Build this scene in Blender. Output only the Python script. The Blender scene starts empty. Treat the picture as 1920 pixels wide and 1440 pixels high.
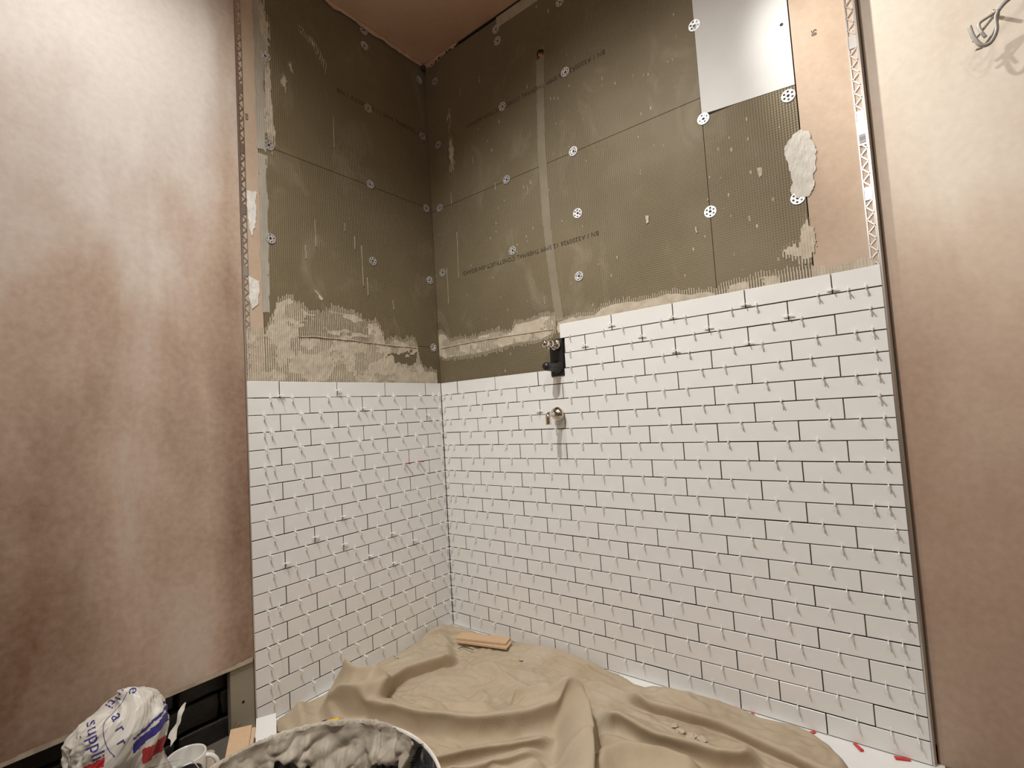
import bpy, bmesh, math, random
import numpy as np
from mathutils import Vector, Matrix, noise as mnoise
from mathutils.bvhtree import BVHTree
from mathutils.geometry import tessellate_polygon

random.seed(7)
scene = bpy.context.scene
COL = scene.collection
PI = math.pi

# ------------------------------------------------------------------ camera
cam_data = bpy.data.cameras.new('camera')
cam = bpy.data.objects.new('camera', cam_data)
COL.objects.link(cam)
cam_data.sensor_fit = 'HORIZONTAL'
cam_data.sensor_width = 36.0
cam_data.lens = 932.3155 / 1920.0 * 36.0
cam_data.clip_start = 0.02
right = Vector((0.7871285, 0.6137521, -0.0611308))
down = Vector((-0.0834870, 0.0078200, -0.9964782))
fwd = Vector((-0.6111126, 0.7894600, 0.0573957))
CAM = Vector((1.5659975, -1.5172999, 0.8771753))
rot = Matrix((right, -down, -fwd)).transposed()
cam.matrix_world = Matrix.Translation(CAM) @ rot.to_4x4()
scene.camera = cam

# ------------------------------------------------------------------ world, lamps, exposure
world = bpy.data.worlds.new('world')
scene.world = world
world.use_nodes = True
world.node_tree.nodes['Background'].inputs[0].default_value = (1.0, 0.86, 0.7, 1)
world.node_tree.nodes['Background'].inputs[1].default_value = 0.03
scene.view_settings.view_transform = 'Standard'
scene.view_settings.look = 'None'
scene.view_settings.gamma = 1.0
scene.view_settings.use_curve_mapping = False
scene.view_settings.exposure = 0.02

CEIL = 2.47
RIB = 0.0072         # spacing of the mesh ribs on the boards


def spot(name, loc, target, watts, deg, blend, color, size=0.025):
    d = bpy.data.lights.new(name, 'SPOT')
    d.energy = watts
    d.spot_size = math.radians(deg)
    d.spot_blend = blend
    d.color = color
    d.shadow_soft_size = size
    o = bpy.data.objects.new(name, d)
    COL.objects.link(o)
    o.location = loc
    v = Vector(target) - Vector(loc)
    o.rotation_euler = v.to_track_quat('-Z', 'Y').to_euler()
    return o


WARM = (1.0, 0.87, 0.70)
NEUT = (1.0, 0.985, 0.94)
spot('downlight_lamp_a', (0.50, -1.20, CEIL - 0.03), (0.46, -1.20, 0), 46, 150, 1.0, NEUT, 0.07)
spot('downlight_lamp_b', (0.92, -0.42, CEIL - 0.03), (1.86, 0.0, 1.48), 95, 38, 0.8, NEUT)
spot('downlight_lamp_c', (0.85, -1.28, CEIL - 0.03), (1.12, -0.22, 0.2), 116, 116, 1.0, NEUT, 0.035)
spot('fill_spot_d', (1.9, -2.0, CEIL - 0.03), (1.75, -0.9, 0), 30, 140, 1.0, NEUT, 0.07)  # added fill from behind the camera, brightens the lower right
bulb = bpy.data.lights.new('fill_light', 'POINT')  # added point fill behind the camera, lifts the room and ceiling evenly
bulb.energy = 13
bulb.color = NEUT
bulb.shadow_soft_size = 0.06
fill_obj = bpy.data.objects.new('fill_light', bulb)
fill_obj.location = (1.75, -1.95, 2.08)
COL.objects.link(fill_obj)

# ------------------------------------------------------------------ materials


class NT:
    def __init__(self, name):
        m = bpy.data.materials.new(name)
        m.use_nodes = True
        self.m = m
        self.t = m.node_tree
        self.b = self.t.nodes['Principled BSDF']
        tc = self.t.nodes.new('ShaderNodeTexCoord')
        self.obj = tc.outputs['Object']
        self.gen = tc.outputs['Generated']

    def n(self, typ, **kw):
        nd = self.t.nodes.new(typ)
        for k, v in kw.items():
            setattr(nd, k, v)
        return nd

    def L(self, a, b):
        self.t.links.new(a, b)

    def mapping(self, vec, scale=(1, 1, 1), loc=(0, 0, 0), rot=(0, 0, 0)):
        mp = self.n('ShaderNodeMapping')
        mp.inputs['Scale'].default_value = scale
        mp.inputs['Location'].default_value = loc
        mp.inputs['Rotation'].default_value = rot
        self.L(vec, mp.inputs['Vector'])
        return mp.outputs[0]

    def noise(self, scale, detail=4, rough=0.55, vec=None, dist=0.0):
        nd = self.n('ShaderNodeTexNoise')
        nd.inputs['Scale'].default_value = scale
        nd.inputs['Detail'].default_value = detail
        nd.inputs['Roughness'].default_value = rough
        nd.inputs['Distortion'].default_value = dist
        self.L(vec if vec is not None else self.obj, nd.inputs['Vector'])
        return nd.outputs['Fac']

    def ramp(self, fac, stops, interp='LINEAR'):
        nd = self.n('ShaderNodeValToRGB')
        e = nd.color_ramp.elements
        nd.color_ramp.interpolation = interp
        while len(e) > 1:
            e.remove(e[-1])
        e[0].position = stops[0][0]
        c = stops[0][1]
        e[0].color = (c, c, c, 1) if isinstance(c, (int, float)) else (*c, 1)
        for p, c in stops[1:]:
            x = e.new(p)
            x.color = (c, c, c, 1) if isinstance(c, (int, float)) else (*c, 1)
        self.L(fac, nd.inputs[0])
        return nd.outputs['Color']

    def mix(self, fac, a, b, mode='MIX'):
        nd = self.n('ShaderNodeMix', data_type='RGBA', blend_type=mode)
        ins = nd.inputs
        for sock, v in ((ins[0], fac), (ins[6], a), (ins[7], b)):
            if isinstance(v, (int, float)):
                sock.default_value = v
            elif isinstance(v, tuple):
                sock.default_value = (*v, 1) if len(v) == 3 else v
            else:
                self.L(v, sock)
        return nd.outputs[2]

    def math(self, op, a, b=None, clamp=False):
        nd = self.n('ShaderNodeMath', operation=op, use_clamp=clamp)
        for s, v in ((nd.inputs[0], a), (nd.inputs[1], b)):
            if v is None:
                continue
            if isinstance(v, (int, float)):
                s.default_value = v
            else:
                self.L(v, s)
        return nd.outputs[0]

    def sep(self, vec=None):
        nd = self.n('ShaderNodeSeparateXYZ')
        self.L(vec if vec is not None else self.obj, nd.inputs[0])
        return nd.outputs

    def base(self, c):
        if isinstance(c, tuple):
            self.b.inputs['Base Color'].default_value = (*c, 1)
        else:
            self.L(c, self.b.inputs['Base Color'])

    def rough(self, r):
        if isinstance(r, (int, float)):
            self.b.inputs['Roughness'].default_value = r
        else:
            self.L(r, self.b.inputs['Roughness'])

    def bump(self, h, strength=0.3, dist=0.002):
        nd = self.n('ShaderNodeBump')
        nd.inputs['Strength'].default_value = strength
        nd.inputs['Distance'].default_value = dist
        self.L(h, nd.inputs['Height'])
        self.L(nd.outputs[0], self.b.inputs['Normal'])


def simple(name, color, rough=0.5, metal=0.0, var=0.12, scale=30, bump=0.0):
    k = NT(name)
    dark = tuple(max(0, c * (1 - var)) for c in color)
    lite = tuple(min(1, c * (1 + var)) for c in color)
    nz = k.noise(scale)
    k.base(k.ramp(nz, [(0.3, dark), (0.7, lite)]))
    k.rough(rough)
    k.b.inputs['Metallic'].default_value = metal
    if bump:
        k.bump(k.noise(scale * 6), bump, 0.002)
    return k.m


def plaster_mat(name, pale, mid, wet, seed, tone_z=None, edge=None, tone_w=0.30):
    """bare gypsum plaster drying in patches"""
    k = NT(name)
    v = k.mapping(k.obj, (1, 1, 0.55), (seed, seed * 2.3, seed * 0.7))
    big = k.noise(1.7, 3, 0.5, v, 0.4)
    midn = k.noise(6.0, 5, 0.6, k.mapping(k.obj, (1, 1, 0.35), (seed * 3, 0, 1)), 0.6)
    swirl = k.noise(3.4, 6, 0.6, k.mapping(k.obj, (1.0, 1.0, 0.38), (seed, 4, seed)), 0.9)
    f = k.math('ADD', k.math('MULTIPLY', big, 0.68), k.math('MULTIPLY', swirl, 0.32))
    f = k.math('ADD', f, k.math('MULTIPLY', k.math('SUBTRACT', midn, 0.5), 0.16))
    if tone_z:
        z0, z1 = tone_z
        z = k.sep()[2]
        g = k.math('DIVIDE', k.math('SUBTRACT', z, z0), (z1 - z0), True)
        f = k.math('ADD', f, k.math('MULTIPLY', k.math('SUBTRACT', g, 0.5), tone_w))  # tone shifts with height: darker below, paler above
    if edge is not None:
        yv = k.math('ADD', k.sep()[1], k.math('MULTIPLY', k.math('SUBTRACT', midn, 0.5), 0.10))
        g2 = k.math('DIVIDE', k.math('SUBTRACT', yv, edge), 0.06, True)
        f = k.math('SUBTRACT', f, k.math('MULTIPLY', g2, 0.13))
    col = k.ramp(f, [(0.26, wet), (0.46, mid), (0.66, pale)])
    fine = k.noise(60, 3)
    col = k.mix(0.10, col, k.ramp(fine, [(0.3, tuple(c * 0.6 for c in wet)), (0.7, pale)]))
    k.base(col)
    k.rough(k.ramp(f, [(0.3, 0.55), (0.65, 0.72)]))
    k.bump(k.math('ADD', k.noise(9, 5, 0.6), k.math('MULTIPLY', fine, 0.15)), 0.18, 0.006)
    return k.m


M = {}
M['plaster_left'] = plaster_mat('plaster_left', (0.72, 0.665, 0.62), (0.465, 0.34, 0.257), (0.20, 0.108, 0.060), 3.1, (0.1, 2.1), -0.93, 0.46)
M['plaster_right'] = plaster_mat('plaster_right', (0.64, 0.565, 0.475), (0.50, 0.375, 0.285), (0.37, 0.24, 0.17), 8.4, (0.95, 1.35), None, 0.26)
M['plaster_ceiling'] = plaster_mat('plaster_ceiling', (0.76, 0.54, 0.40), (0.66, 0.42, 0.28), (0.52, 0.30, 0.18), 5.7)
M['plaster_margin'] = plaster_mat('plaster_margin', (0.60, 0.50, 0.40), (0.49, 0.365, 0.265), (0.35, 0.225, 0.14), 11.3)
M['plaster_pink'] = simple('plaster_pink', (0.52, 0.33, 0.24), 0.8, 0, 0.2, 40, 0.3)


def board_mat(name, axis, seed):
    """cement coated construction board with glass-mesh ribs, dust and splashes"""
    k = NT(name)
    x, y, z = k.sep()
    h = x if axis == 'x' else y
    # ribs
    rib = k.math('SINE', k.math('MULTIPLY', h, 2 * PI / RIB))
    rib2 = k.math('SINE', k.math('MULTIPLY', z, 2 * PI / RIB))
    ribn = k.noise(2.2, 3, 0.5, k.mapping(k.obj, (1, 1, 1), (seed, 0, 0)))
    ribs = k.math('ADD', rib, k.math('MULTIPLY', rib2, 0.35))
    ribs = k.math('MULTIPLY', ribs, k.ramp(ribn, [(0.40, 0.25), (0.60, 1.0)]))
    base = k.ramp(k.noise(2.0, 5, 0.6, k.mapping(k.obj, (1, 1, 1), (seed * 2, 3, 0))),
                  [(0.3, (0.142, 0.110, 0.060)), (0.7, (0.192, 0.152, 0.086))])
    # smudges
    sm = k.ramp(k.noise(5.5, 6, 0.65, k.mapping(k.obj, (1, 1, 0.6), (seed * 5, 1, 2)), 0.8), [(0.56, 0.0), (0.78, 0.42)])
    base = k.mix(sm, base, (0.38, 0.325, 0.235))
    # fine grain following ribs
    base = k.mix(k.ramp(ribs, [(0.3, 0.0), (1.0, 0.30)]), base, (0.10, 0.078, 0.05))
    # drips and specks of adhesive
    sc = (150, 150, 22)
    vo = k.n('ShaderNodeTexVoronoi')
    vo.inputs['Scale'].default_value = 1.0
    vo.inputs['Randomness'].default_value = 1.0
    k.L(k.mapping(k.obj, (62, 62, 24), (seed, seed, 0)), vo.inputs['Vector'])
    dens = k.noise(3.0, 3, 0.6, k.mapping(k.obj, (1, 1, 0.8), (seed * 7, 2, 5)))
    thr = k.ramp(dens, [(0.38, 0.05), (0.70, 0.24)])
    spk = k.math('LESS_THAN', vo.outputs['Distance'], thr)
    rnd = k.math('GREATER_THAN', k.sep(vo.outputs['Color'])[0], 0.74)
    spk = k.math('MULTIPLY', spk, rnd)
    spk = k.math('MULTIPLY', spk, k.ramp(k.noise(260, 3, 0.7), [(0.42, 0.0), (0.56, 0.85)]))
    base = k.mix(spk, base, (0.55, 0.48, 0.37))
    k.base(base)
    k.rough(0.62)
    k.bump(k.math('ADD', ribs, k.math('MULTIPLY', k.noise(220, 3), 0.8)), 0.6, 0.0012)
    return k.m


M['board_A'] = board_mat('board_left', 'y', 2.0)
M['board_B'] = board_mat('board_right', 'x', 6.0)
M['board_white'] = simple('board_white', (0.62, 0.61, 0.585), 0.6, 0, 0.05, 6)
M['board_beige'] = simple('board_beige', (0.40, 0.33, 0.235), 0.7, 0, 0.12, 20)
M['board_core'] = simple('board_core', (0.05, 0.04, 0.03), 0.8)

k = NT('tile_glaze')
v = k.noise(14, 3, 0.5)
k.base(k.ramp(v, [(0.3, (0.76, 0.755, 0.735)), (0.7, (0.79, 0.785, 0.765))]))
k.rough(0.28)
k.b.inputs['Specular IOR Level'].default_value = 0.45
k.bump(k.noise(22, 2, 0.5), 0.10, 0.002)
M['tile'] = k.m
M['tile_side_shaded'] = simple('tile_side_shaded', (0.06, 0.052, 0.043), 0.9, 0, 0.2)  # biscuit edges darkened: shade of the deep joints put into the colour
M['tile_back'] = simple('tile_biscuit', (0.58, 0.40, 0.25), 0.8, 0, 0.06, 60, 0.15)
k = NT('tile_adhesive')
nz = k.noise(35, 5, 0.6)
k.base(k.ramp(nz, [(0.25, (0.40, 0.34, 0.255)), (0.7, (0.56, 0.49, 0.385))]))
k.rough(0.85)
k.bump(k.noise(260, 4, 0.65), 0.35, 0.0015)
M['adhesive'] = k.m
M['adhesive_grey'] = simple('adhesive_grey', (0.56, 0.53, 0.47), 0.8, 0, 0.12, 40, 0.35)
M['plaster_filler'] = simple('plaster_filler', (0.68, 0.66, 0.61), 0.8, 0, 0.08, 40, 0.3)
k = NT('plaster_skim_dust')
k.base(k.ramp(k.noise(12, 5, 0.6, k.mapping(k.obj, (1, 1, 0.25))), [(0.3, (0.27, 0.235, 0.185)), (0.75, (0.50, 0.46, 0.39))]))
k.rough(0.75)
k.bump(k.noise(150, 3), 0.3, 0.001)
M['skim'] = k.m
M['chase'] = simple('chase_filler', (0.235, 0.197, 0.138), 0.7, 0, 0.10, 12)
M['spacer'] = simple('spacer_plastic', (0.88, 0.87, 0.84), 0.4, 0, 0.02)
M['spacer'].node_tree.nodes['Principled BSDF'].inputs['Subsurface Weight'].default_value = 0.6
M['spacer'].node_tree.nodes['Principled BSDF'].inputs['Subsurface Radius'].default_value = (0.004, 0.004, 0.004)
M['spacer'].node_tree.nodes['Principled BSDF'].inputs['Subsurface Scale'].default_value = 1.0
M['red'] = simple('red_plastic', (0.62, 0.035, 0.035), 0.4, 0, 0.05)
M['steel'] = simple('zinc_steel', (0.72, 0.72, 0.72), 0.32, 1.0, 0.08)
M['washer'] = simple('washer_zinc', (0.74, 0.75, 0.77), 0.42, 0.75, 0.10, 80)
M['screw'] = simple('screw_black', (0.03, 0.03, 0.032), 0.45, 0.6)
M['trim_metal'] = simple('trim_metal', (0.60, 0.58, 0.55), 0.30, 0.9, 0.06)
M['chrome'] = simple('chrome', (0.70, 0.66, 0.58), 0.12, 1.0, 0.04)
M['black_plastic'] = simple('black_plastic', (0.014, 0.014, 0.014), 0.32)
M['copper'] = simple('copper', (0.55, 0.30, 0.14), 0.35, 0.9)
M['ink'] = simple('board_print', (0.055, 0.042, 0.028), 0.7)
M['ink_light'] = simple('ink_black', (0.02, 0.02, 0.02), 0.6)
M['paper'] = simple('label_paper', (0.80, 0.80, 0.79), 0.6, 0, 0.02)
M['tray'] = simple('tray_white', (0.80, 0.81, 0.80), 0.35, 0, 0.03, 10)
M['cable'] = simple('cable_grey', (0.33, 0.31, 0.28), 0.45)
M['void'] = simple('dark_void', (0.012, 0.010, 0.008), 0.9)
M['floor'] = simple('floor_concrete', (0.10, 0.085, 0.07), 0.9, 0, 0.3, 12, 0.4)
M['grey_panel'] = simple('panel_greybeige', (0.27, 0.235, 0.175), 0.65, 0, 0.08, 8)
M['raw_edge'] = simple('plasterboard_edge', (0.42, 0.35, 0.26), 0.85, 0, 0.2, 30, 0.3)
k = NT('bitumen_brick')
f1 = k.noise(9, 6, 0.65)
f2 = k.noise(38, 4, 0.6)
c = k.ramp(f1, [(0.35, (0.008, 0.007, 0.006)), (0.65, (0.03, 0.025, 0.021))])
c = k.mix(k.ramp(f2, [(0.68, 0.0), (0.74, 0.7)]), c, (0.12, 0.11, 0.10))
k.base(c)
k.rough(0.55)
k.bump(k.noise(30, 5, 0.6), 0.8, 0.006)
M['brick'] = k.m
k = NT('canvas')
wv = k.math('MULTIPLY', k.math('SINE', k.math('MULTIPLY', k.sep()[0], 2 * PI / 0.0016)),
            k.math('SINE', k.math('MULTIPLY', k.sep()[1], 2 * PI / 0.0016)))
n1 = k.noise(7, 5, 0.6)
c = k.ramp(n1, [(0.3, (0.42, 0.335, 0.232)), (0.7, (0.51, 0.425, 0.312))])
c = k.mix(k.ramp(k.noise(190, 3, 0.7), [(0.35, 0.0), (0.75, 0.22)]), c, (0.36, 0.28, 0.18))
c = k.mix(k.ramp(k.noise(3.1, 5, 0.6, None, 0.8), [(0.56, 0.0), (0.72, 0.5)]), c, (0.54, 0.475, 0.385))
k.base(c)
k.rough(0.92)
k.bump(k.math('ADD', k.math('MULTIPLY', wv, 0.5), k.noise(120, 4, 0.7)), 0.32, 0.0012)
M['canvas'] = k.m
k = NT('bucket_black')
f = k.noise(16, 7, 0.68, None, 0.6)
c = k.ramp(f, [(0.46, (0.014, 0.014, 0.016)), (0.52, (0.05, 0.052, 0.058)), (0.58, (0.22, 0.21, 0.20)), (0.66, (0.33, 0.31, 0.28))])
k.base(c)
k.rough(0.6)
k.bump(f, 0.7, 0.006)
M['bucket'] = k.m
M['bucket_rim'] = simple('bucket_rim', (0.62, 0.58, 0.52), 0.6, 0, 0.15, 40)
k = NT('wet_mortar')
c = k.ramp(k.noise(25, 5, 0.6), [(0.3, (0.30, 0.26, 0.205)), (0.7, (0.44, 0.39, 0.315))])
k.base(c)
k.rough(0.55)
k.bump(k.noise(60, 4, 0.5), 0.3, 0.0015)
M['mortar'] = k.m
M['bag_white'] = simple('bag_white', (0.58, 0.555, 0.50), 0.42, 0, 0.05, 12, 0.1)
M['bag_blue'] = simple('bag_blue', (0.035, 0.03, 0.22), 0.45)
M['bag_red'] = simple('bag_red', (0.42, 0.03, 0.035), 0.45)
M['china'] = simple('china', (0.72, 0.70, 0.66), 0.22, 0, 0.03)
M['yellow'] = simple('yellow_plastic', (0.75, 0.50, 0.02), 0.4)
M['rubble'] = simple('rubble', (0.42, 0.36, 0.28), 0.9, 0, 0.2, 40, 0.5)

# ------------------------------------------------------------------ helpers


def link(o, parent=None):
    COL.objects.link(o)
    if parent is not None:
        o.parent = parent
    return o


def obj(name, me, mat, parent=None, smooth=False):
    if isinstance(me, bmesh.types.BMesh):
        bm = me
        me = bpy.data.meshes.new(name)
        bm.to_mesh(me)
        bm.free()
    if mat is not None and len(me.materials) == 0:
        me.materials.append(M[mat] if isinstance(mat, str) else mat)
    if smooth:
        me.polygons.foreach_set('use_smooth', [True] * len(me.polygons))
    o = bpy.data.objects.new(name, me)
    return link(o, parent)


def tag(o, label, cat, group=None):
    o['label'] = label
    o['category'] = cat
    if group:
        o['group'] = group
    return o


def thing(name, label, cat, loc=(0, 0, 0), group=None):
    o = bpy.data.objects.new(name, None)
    o.empty_display_size = 0.02
    o.location = loc
    link(o)
    return tag(o, label, cat, group)


def structure(o, label=None):
    o['kind'] = 'structure'
    if label:
        o['label'] = label
    return o


def box_bm(lo, hi, bevel=0.0, seg=1, bm=None):
    own = bm is None
    if own:
        bm = bmesh.new()
    r = bmesh.ops.create_cube(bm, size=1.0)
    s = [(hi[i] - lo[i]) for i in range(3)]
    c = [(hi[i] + lo[i]) / 2 for i in range(3)]
    for v in r['verts']:
        v.co = Vector((v.co.x * s[0] + c[0], v.co.y * s[1] + c[1], v.co.z * s[2] + c[2]))
    if bevel:
        es = list({e for v in r['verts'] for e in v.link_edges})
        bmesh.ops.bevel(bm, geom=es, offset=bevel, segments=seg, affect='EDGES', profile=0.7)
    return bm


def lathe_bm(profile, seg=32, bm=None, mat=None, close=False):
    """profile list of (r, z), around local Z; mat = placement matrix"""
    if bm is None:
        bm = bmesh.new()
    mat = mat or Matrix()
    rings = []
    for r, z in profile:
        ring = []
        for i in range(seg):
            a = 2 * PI * i / seg
            ring.append(bm.verts.new(mat @ Vector((r * math.cos(a), r * math.sin(a), z))))
        rings.append(ring)
    for a, b in zip(rings[:-1], rings[1:]):
        for i in range(seg):
            j = (i + 1) % seg
            bm.faces.new((a[i], a[j], b[j], b[i]))
    if close:
        bm.faces.new(list(reversed(rings[0])))
        bm.faces.new(rings[-1])
    return bm


def tube_bm(pts, rad, seg=8, bm=None, flat=1.0, caps=True):
    """tube along polyline with Catmull-Rom smoothing done by caller"""
    if bm is None:
        bm = bmesh.new()
    pts = [Vector(p) for p in pts]
    rings = []
    up = Vector((0, 0, 1))
    n0 = None
    for i, p in enumerate(pts):
        t = (pts[min(i + 1, len(pts) - 1)] - pts[max(i - 1, 0)]).normalized()
        if n0 is None:
            n0 = t.orthogonal().normalized()
        n0 = (n0 - t * n0.dot(t)).normalized()
        b = t.cross(n0)
        r = rad[i] if isinstance(rad, (list, tuple)) else rad
        rings.append([bm.verts.new(p + n0 * math.cos(2 * PI * k / seg) * r + b * math.sin(2 * PI * k / seg) * r * flat) for k in range(seg)])
    for a, b in zip(rings[:-1], rings[1:]):
        for i in range(seg):
            j = (i + 1) % seg
            bm.faces.new((a[i], a[j], b[j], b[i]))
    if caps:
        bm.faces.new(list(reversed(rings[0])))
        bm.faces.new(rings[-1])
    return bm


def smooth_path(pts, n=8):
    pts = [Vector(p) for p in pts]
    out = []
    for i in range(len(pts) - 1):
        p0 = pts[max(i - 1, 0)]
        p1 = pts[i]
        p2 = pts[i + 1]
        p3 = pts[min(i + 2, len(pts) - 1)]
        for k in range(n):
            t = k / n
            out.append(0.5 * ((2 * p1) + (p2 - p0) * t + (2 * p0 - 5 * p1 + 4 * p2 - p3) * t * t + (3 * p1 - p0 - 3 * p2 + p3) * t ** 3))
    out.append(pts[-1])
    return out


# numpy value noise -------------------------------------------------
def vnoise(x, y, seed=0):
    rs = np.random.RandomState(seed)
    tab = rs.rand(256, 256)
    xi = np.floor(x).astype(int)
    yi = np.floor(y).astype(int)
    fx = x - xi
    fy = y - yi
    fx = fx * fx * (3 - 2 * fx)
    fy = fy * fy * (3 - 2 * fy)
    a = tab[xi % 256, yi % 256]
    b = tab[(xi + 1) % 256, yi % 256]
    c2 = tab[xi % 256, (yi + 1) % 256]
    d = tab[(xi + 1) % 256, (yi + 1) % 256]
    return (a * (1 - fx) + b * fx) * (1 - fy) + (c2 * (1 - fx) + d * fx) * fy


def fbm(x, y, seed=0, oct=4, gain=0.5):
    v = 0
    amp = 1
    tot = 0
    for i in range(oct):
        v = v + amp * vnoise(x * 2 ** i, y * 2 ** i, seed + i * 17)
        tot += amp
        amp *= gain
    return v / tot


def in_poly(x, y, poly):
    inside = np.zeros(x.shape, bool)
    n = len(poly)
    j = n - 1
    for i in range(n):
        xi, yi = poly[i]
        xj, yj = poly[j]
        cond = ((yi > y) != (yj > y)) & (x < (xj - xi) * (y - yi) / (yj - yi + 1e-12) + xi)
        inside ^= cond
        j = i
    return inside


def dist_polyline(x, y, pl, closed=False):
    """returns distance, sign (left +), param 0..1"""
    best = np.full(x.shape, 1e9)
    sgn = np.zeros(x.shape)
    par = np.zeros(x.shape)
    pl = [np.array(p, float) for p in pl]
    if closed:
        pl = pl + [pl[0]]
    seg = [np.linalg.norm(b - a) for a, b in zip(pl[:-1], pl[1:])]
    tot = sum(seg)
    acc = 0
    for a, b, L in zip(pl[:-1], pl[1:], seg):
        d = b - a
        t = np.clip(((x - a[0]) * d[0] + (y - a[1]) * d[1]) / (L * L), 0, 1)
        px = a[0] + t * d[0]
        py = a[1] + t * d[1]
        dd = np.hypot(x - px, y - py)
        cr = d[0] * (y - a[1]) - d[1] * (x - a[0])
        m = dd < best
        best = np.where(m, dd, best)
        sgn = np.where(m, np.sign(cr), sgn)
        par = np.where(m, (acc + t * L) / tot, par)
        acc += L
    return best, sgn, par


def grid_object(name, U, Z, keep, pos, mat, parent, smooth=True):
    """U,Z 2d arrays, keep bool per vertex, pos (n,m,3)"""
    n, m = U.shape
    idx = -np.ones((n, m), int)
    f = keep[:-1, :-1] & keep[1:, :-1] & keep[:-1, 1:] & keep[1:, 1:]
    used = np.zeros((n, m), bool)
    used[:-1, :-1] |= f
    used[1:, :-1] |= f
    used[:-1, 1:] |= f
    used[1:, 1:] |= f
    idx[used] = np.arange(used.sum())
    verts = pos[used]
    ii, jj = np.nonzero(f)
    faces = np.stack([idx[ii, jj], idx[ii + 1, jj], idx[ii + 1, jj + 1], idx[ii, jj + 1]], 1)
    me = bpy.data.meshes.new(name)
    me.from_pydata(verts.tolist(), [], faces.tolist())
    me.update()
    return obj(name, me, mat, parent, smooth)


def onA(depth, u, z):      # left shower wall: u = y (negative towards the room)
    return np.stack([depth, u, z], -1)


def onB(depth, u, z):      # right shower wall: u = x
    return np.stack([u, -depth, z], -1)


def smear(name, wall, parent, u0, u1, z0, z1, inside, thick, mat, base, res=0.002, ribs=0.0005, rough=0.0012, seed=1, fine=60):
    res = min(res, 0.0012)
    us = np.arange(u0, u1, res)
    zs = np.arange(z0, z1, res)
    U, Z = np.meshgrid(us, zs, indexing='ij')
    keep = inside(U, Z)
    # border softening
    k = keep.astype(float)
    s = k.copy()
    for _ in range(1):
        t = s.copy()
        t[1:-1, 1:-1] = (s[1:-1, 1:-1] * 4 + s[:-2, 1:-1] + s[2:, 1:-1] + s[1:-1, :-2] + s[1:-1, 2:]) / 8
        s = t
    h = thick * (0.35 + fbm(U * 28, Z * 28, seed, 4)) + ribs * np.sin(U * 2 * PI / RIB) + rough * (fbm(U * fine * 2, Z * fine, seed + 5, 4) - 0.5)
    h = np.maximum(h, 0.0003) * np.clip((s - 0.30) * 2.2, 0.05, 1)
    pos = (onA if wall == 'A' else onB)(base + h, U, Z)
    if wall == 'B':
        pos = pos[::1]
    return grid_object(name, U, Z, keep, pos, mat, parent)


# ------------------------------------------------------------------ the setting
P = 0.0539            # row pitch
GAP = 0.0025
Q = 0.20836           # tile pitch
TW = 0.0070           # tile thickness
BD = 0.010            # depth of the boards behind the tile face
LEN_A = 0.8163
LEN_B = 1.5581
MARG_A = 0.750
MARG_B = 1.414
TOP_A = 19 * P
TOP_B = 22 * P

wallA = structure(obj('wall_shower_left', box_bm((-0.12, -LEN_A - 0.004, -0.05), (-0.0232, 0.10, CEIL)), 'board_core'),
                  'left shower wall, brown backer boards above white tiles')
wallB = structure(obj('wall_shower_right', box_bm((-0.12, 0.0232, -0.05), (LEN_B + 0.006, 0.12, CEIL)), 'board_core'),
                  'right shower wall, brown backer boards above white tiles')
floor = structure(obj('floor', box_bm((-0.2, -3.0, -0.08), (3.0, 0.1, -0.003)), 'floor'))
ceiling = structure(obj('ceiling', box_bm((-0.2, -3.0, CEIL), (3.0, 0.2, CEIL + 0.05)), 'plaster_ceiling'))


def plaster_slab(name, lo, hi, mat, nx, axis):
    """slightly uneven plastered wall as a subdivided slab"""
    bm = box_bm(lo, hi, 0.006, 3)
    return obj(name, bm, mat, None, False)


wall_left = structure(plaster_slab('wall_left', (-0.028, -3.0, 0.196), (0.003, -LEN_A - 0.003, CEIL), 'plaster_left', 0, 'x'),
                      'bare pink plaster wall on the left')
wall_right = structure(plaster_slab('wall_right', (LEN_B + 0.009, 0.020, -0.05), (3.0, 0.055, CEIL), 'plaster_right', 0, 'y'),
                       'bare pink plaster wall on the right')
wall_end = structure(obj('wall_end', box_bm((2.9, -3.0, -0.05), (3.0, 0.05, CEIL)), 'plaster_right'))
wall_front = structure(obj('wall_front', box_bm((-0.2, -3.05, -0.05), (3.0, -2.95, CEIL)), 'plaster_left'))

# ragged raw edge along the foot of the left plaster
us = np.arange(-2.2, -LEN_A - 0.004, 0.004)
zs = np.arange(0.194, 0.232, 0.002)
U, Z = np.meshgrid(us, zs, indexing='ij')
keep = Z < 0.2045 + 0.008 * (fbm(U * 14, U * 0 + 2, 4, 4) - 0.35) + 0.006 * np.maximum(0, fbm(U * 5, U * 0, 9, 2) - 0.5) * 4
pos = onA(0.0036 + 0.0012 * fbm(U * 90, Z * 90, 3, 3), U, Z)
grid_object('raw_edge', U, Z, keep, pos, 'raw_edge', wall_left)

# blackened brickwork in the gap below the left plaster
wall_base = structure(obj('wall_base_left', box_bm((-0.16, -3.0, -0.05), (-0.075, -LEN_A, 0.24)), 'void'))


def rough_brick(name, lo, hi, seed, parent):
    bm = box_bm(lo, hi, 0.006, 2)
    bmesh.ops.subdivide_edges(bm, edges=[e for e in bm.edges if e.calc_length() > 0.03], cuts=2, use_grid_fill=True)
    for v in bm.verts:
        n = mnoise.noise_vector(v.co * 22 + Vector((seed * 3.7, 0, 0)))
        v.co += n * 0.006
    return obj(name, bm, 'brick', parent, True)


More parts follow.
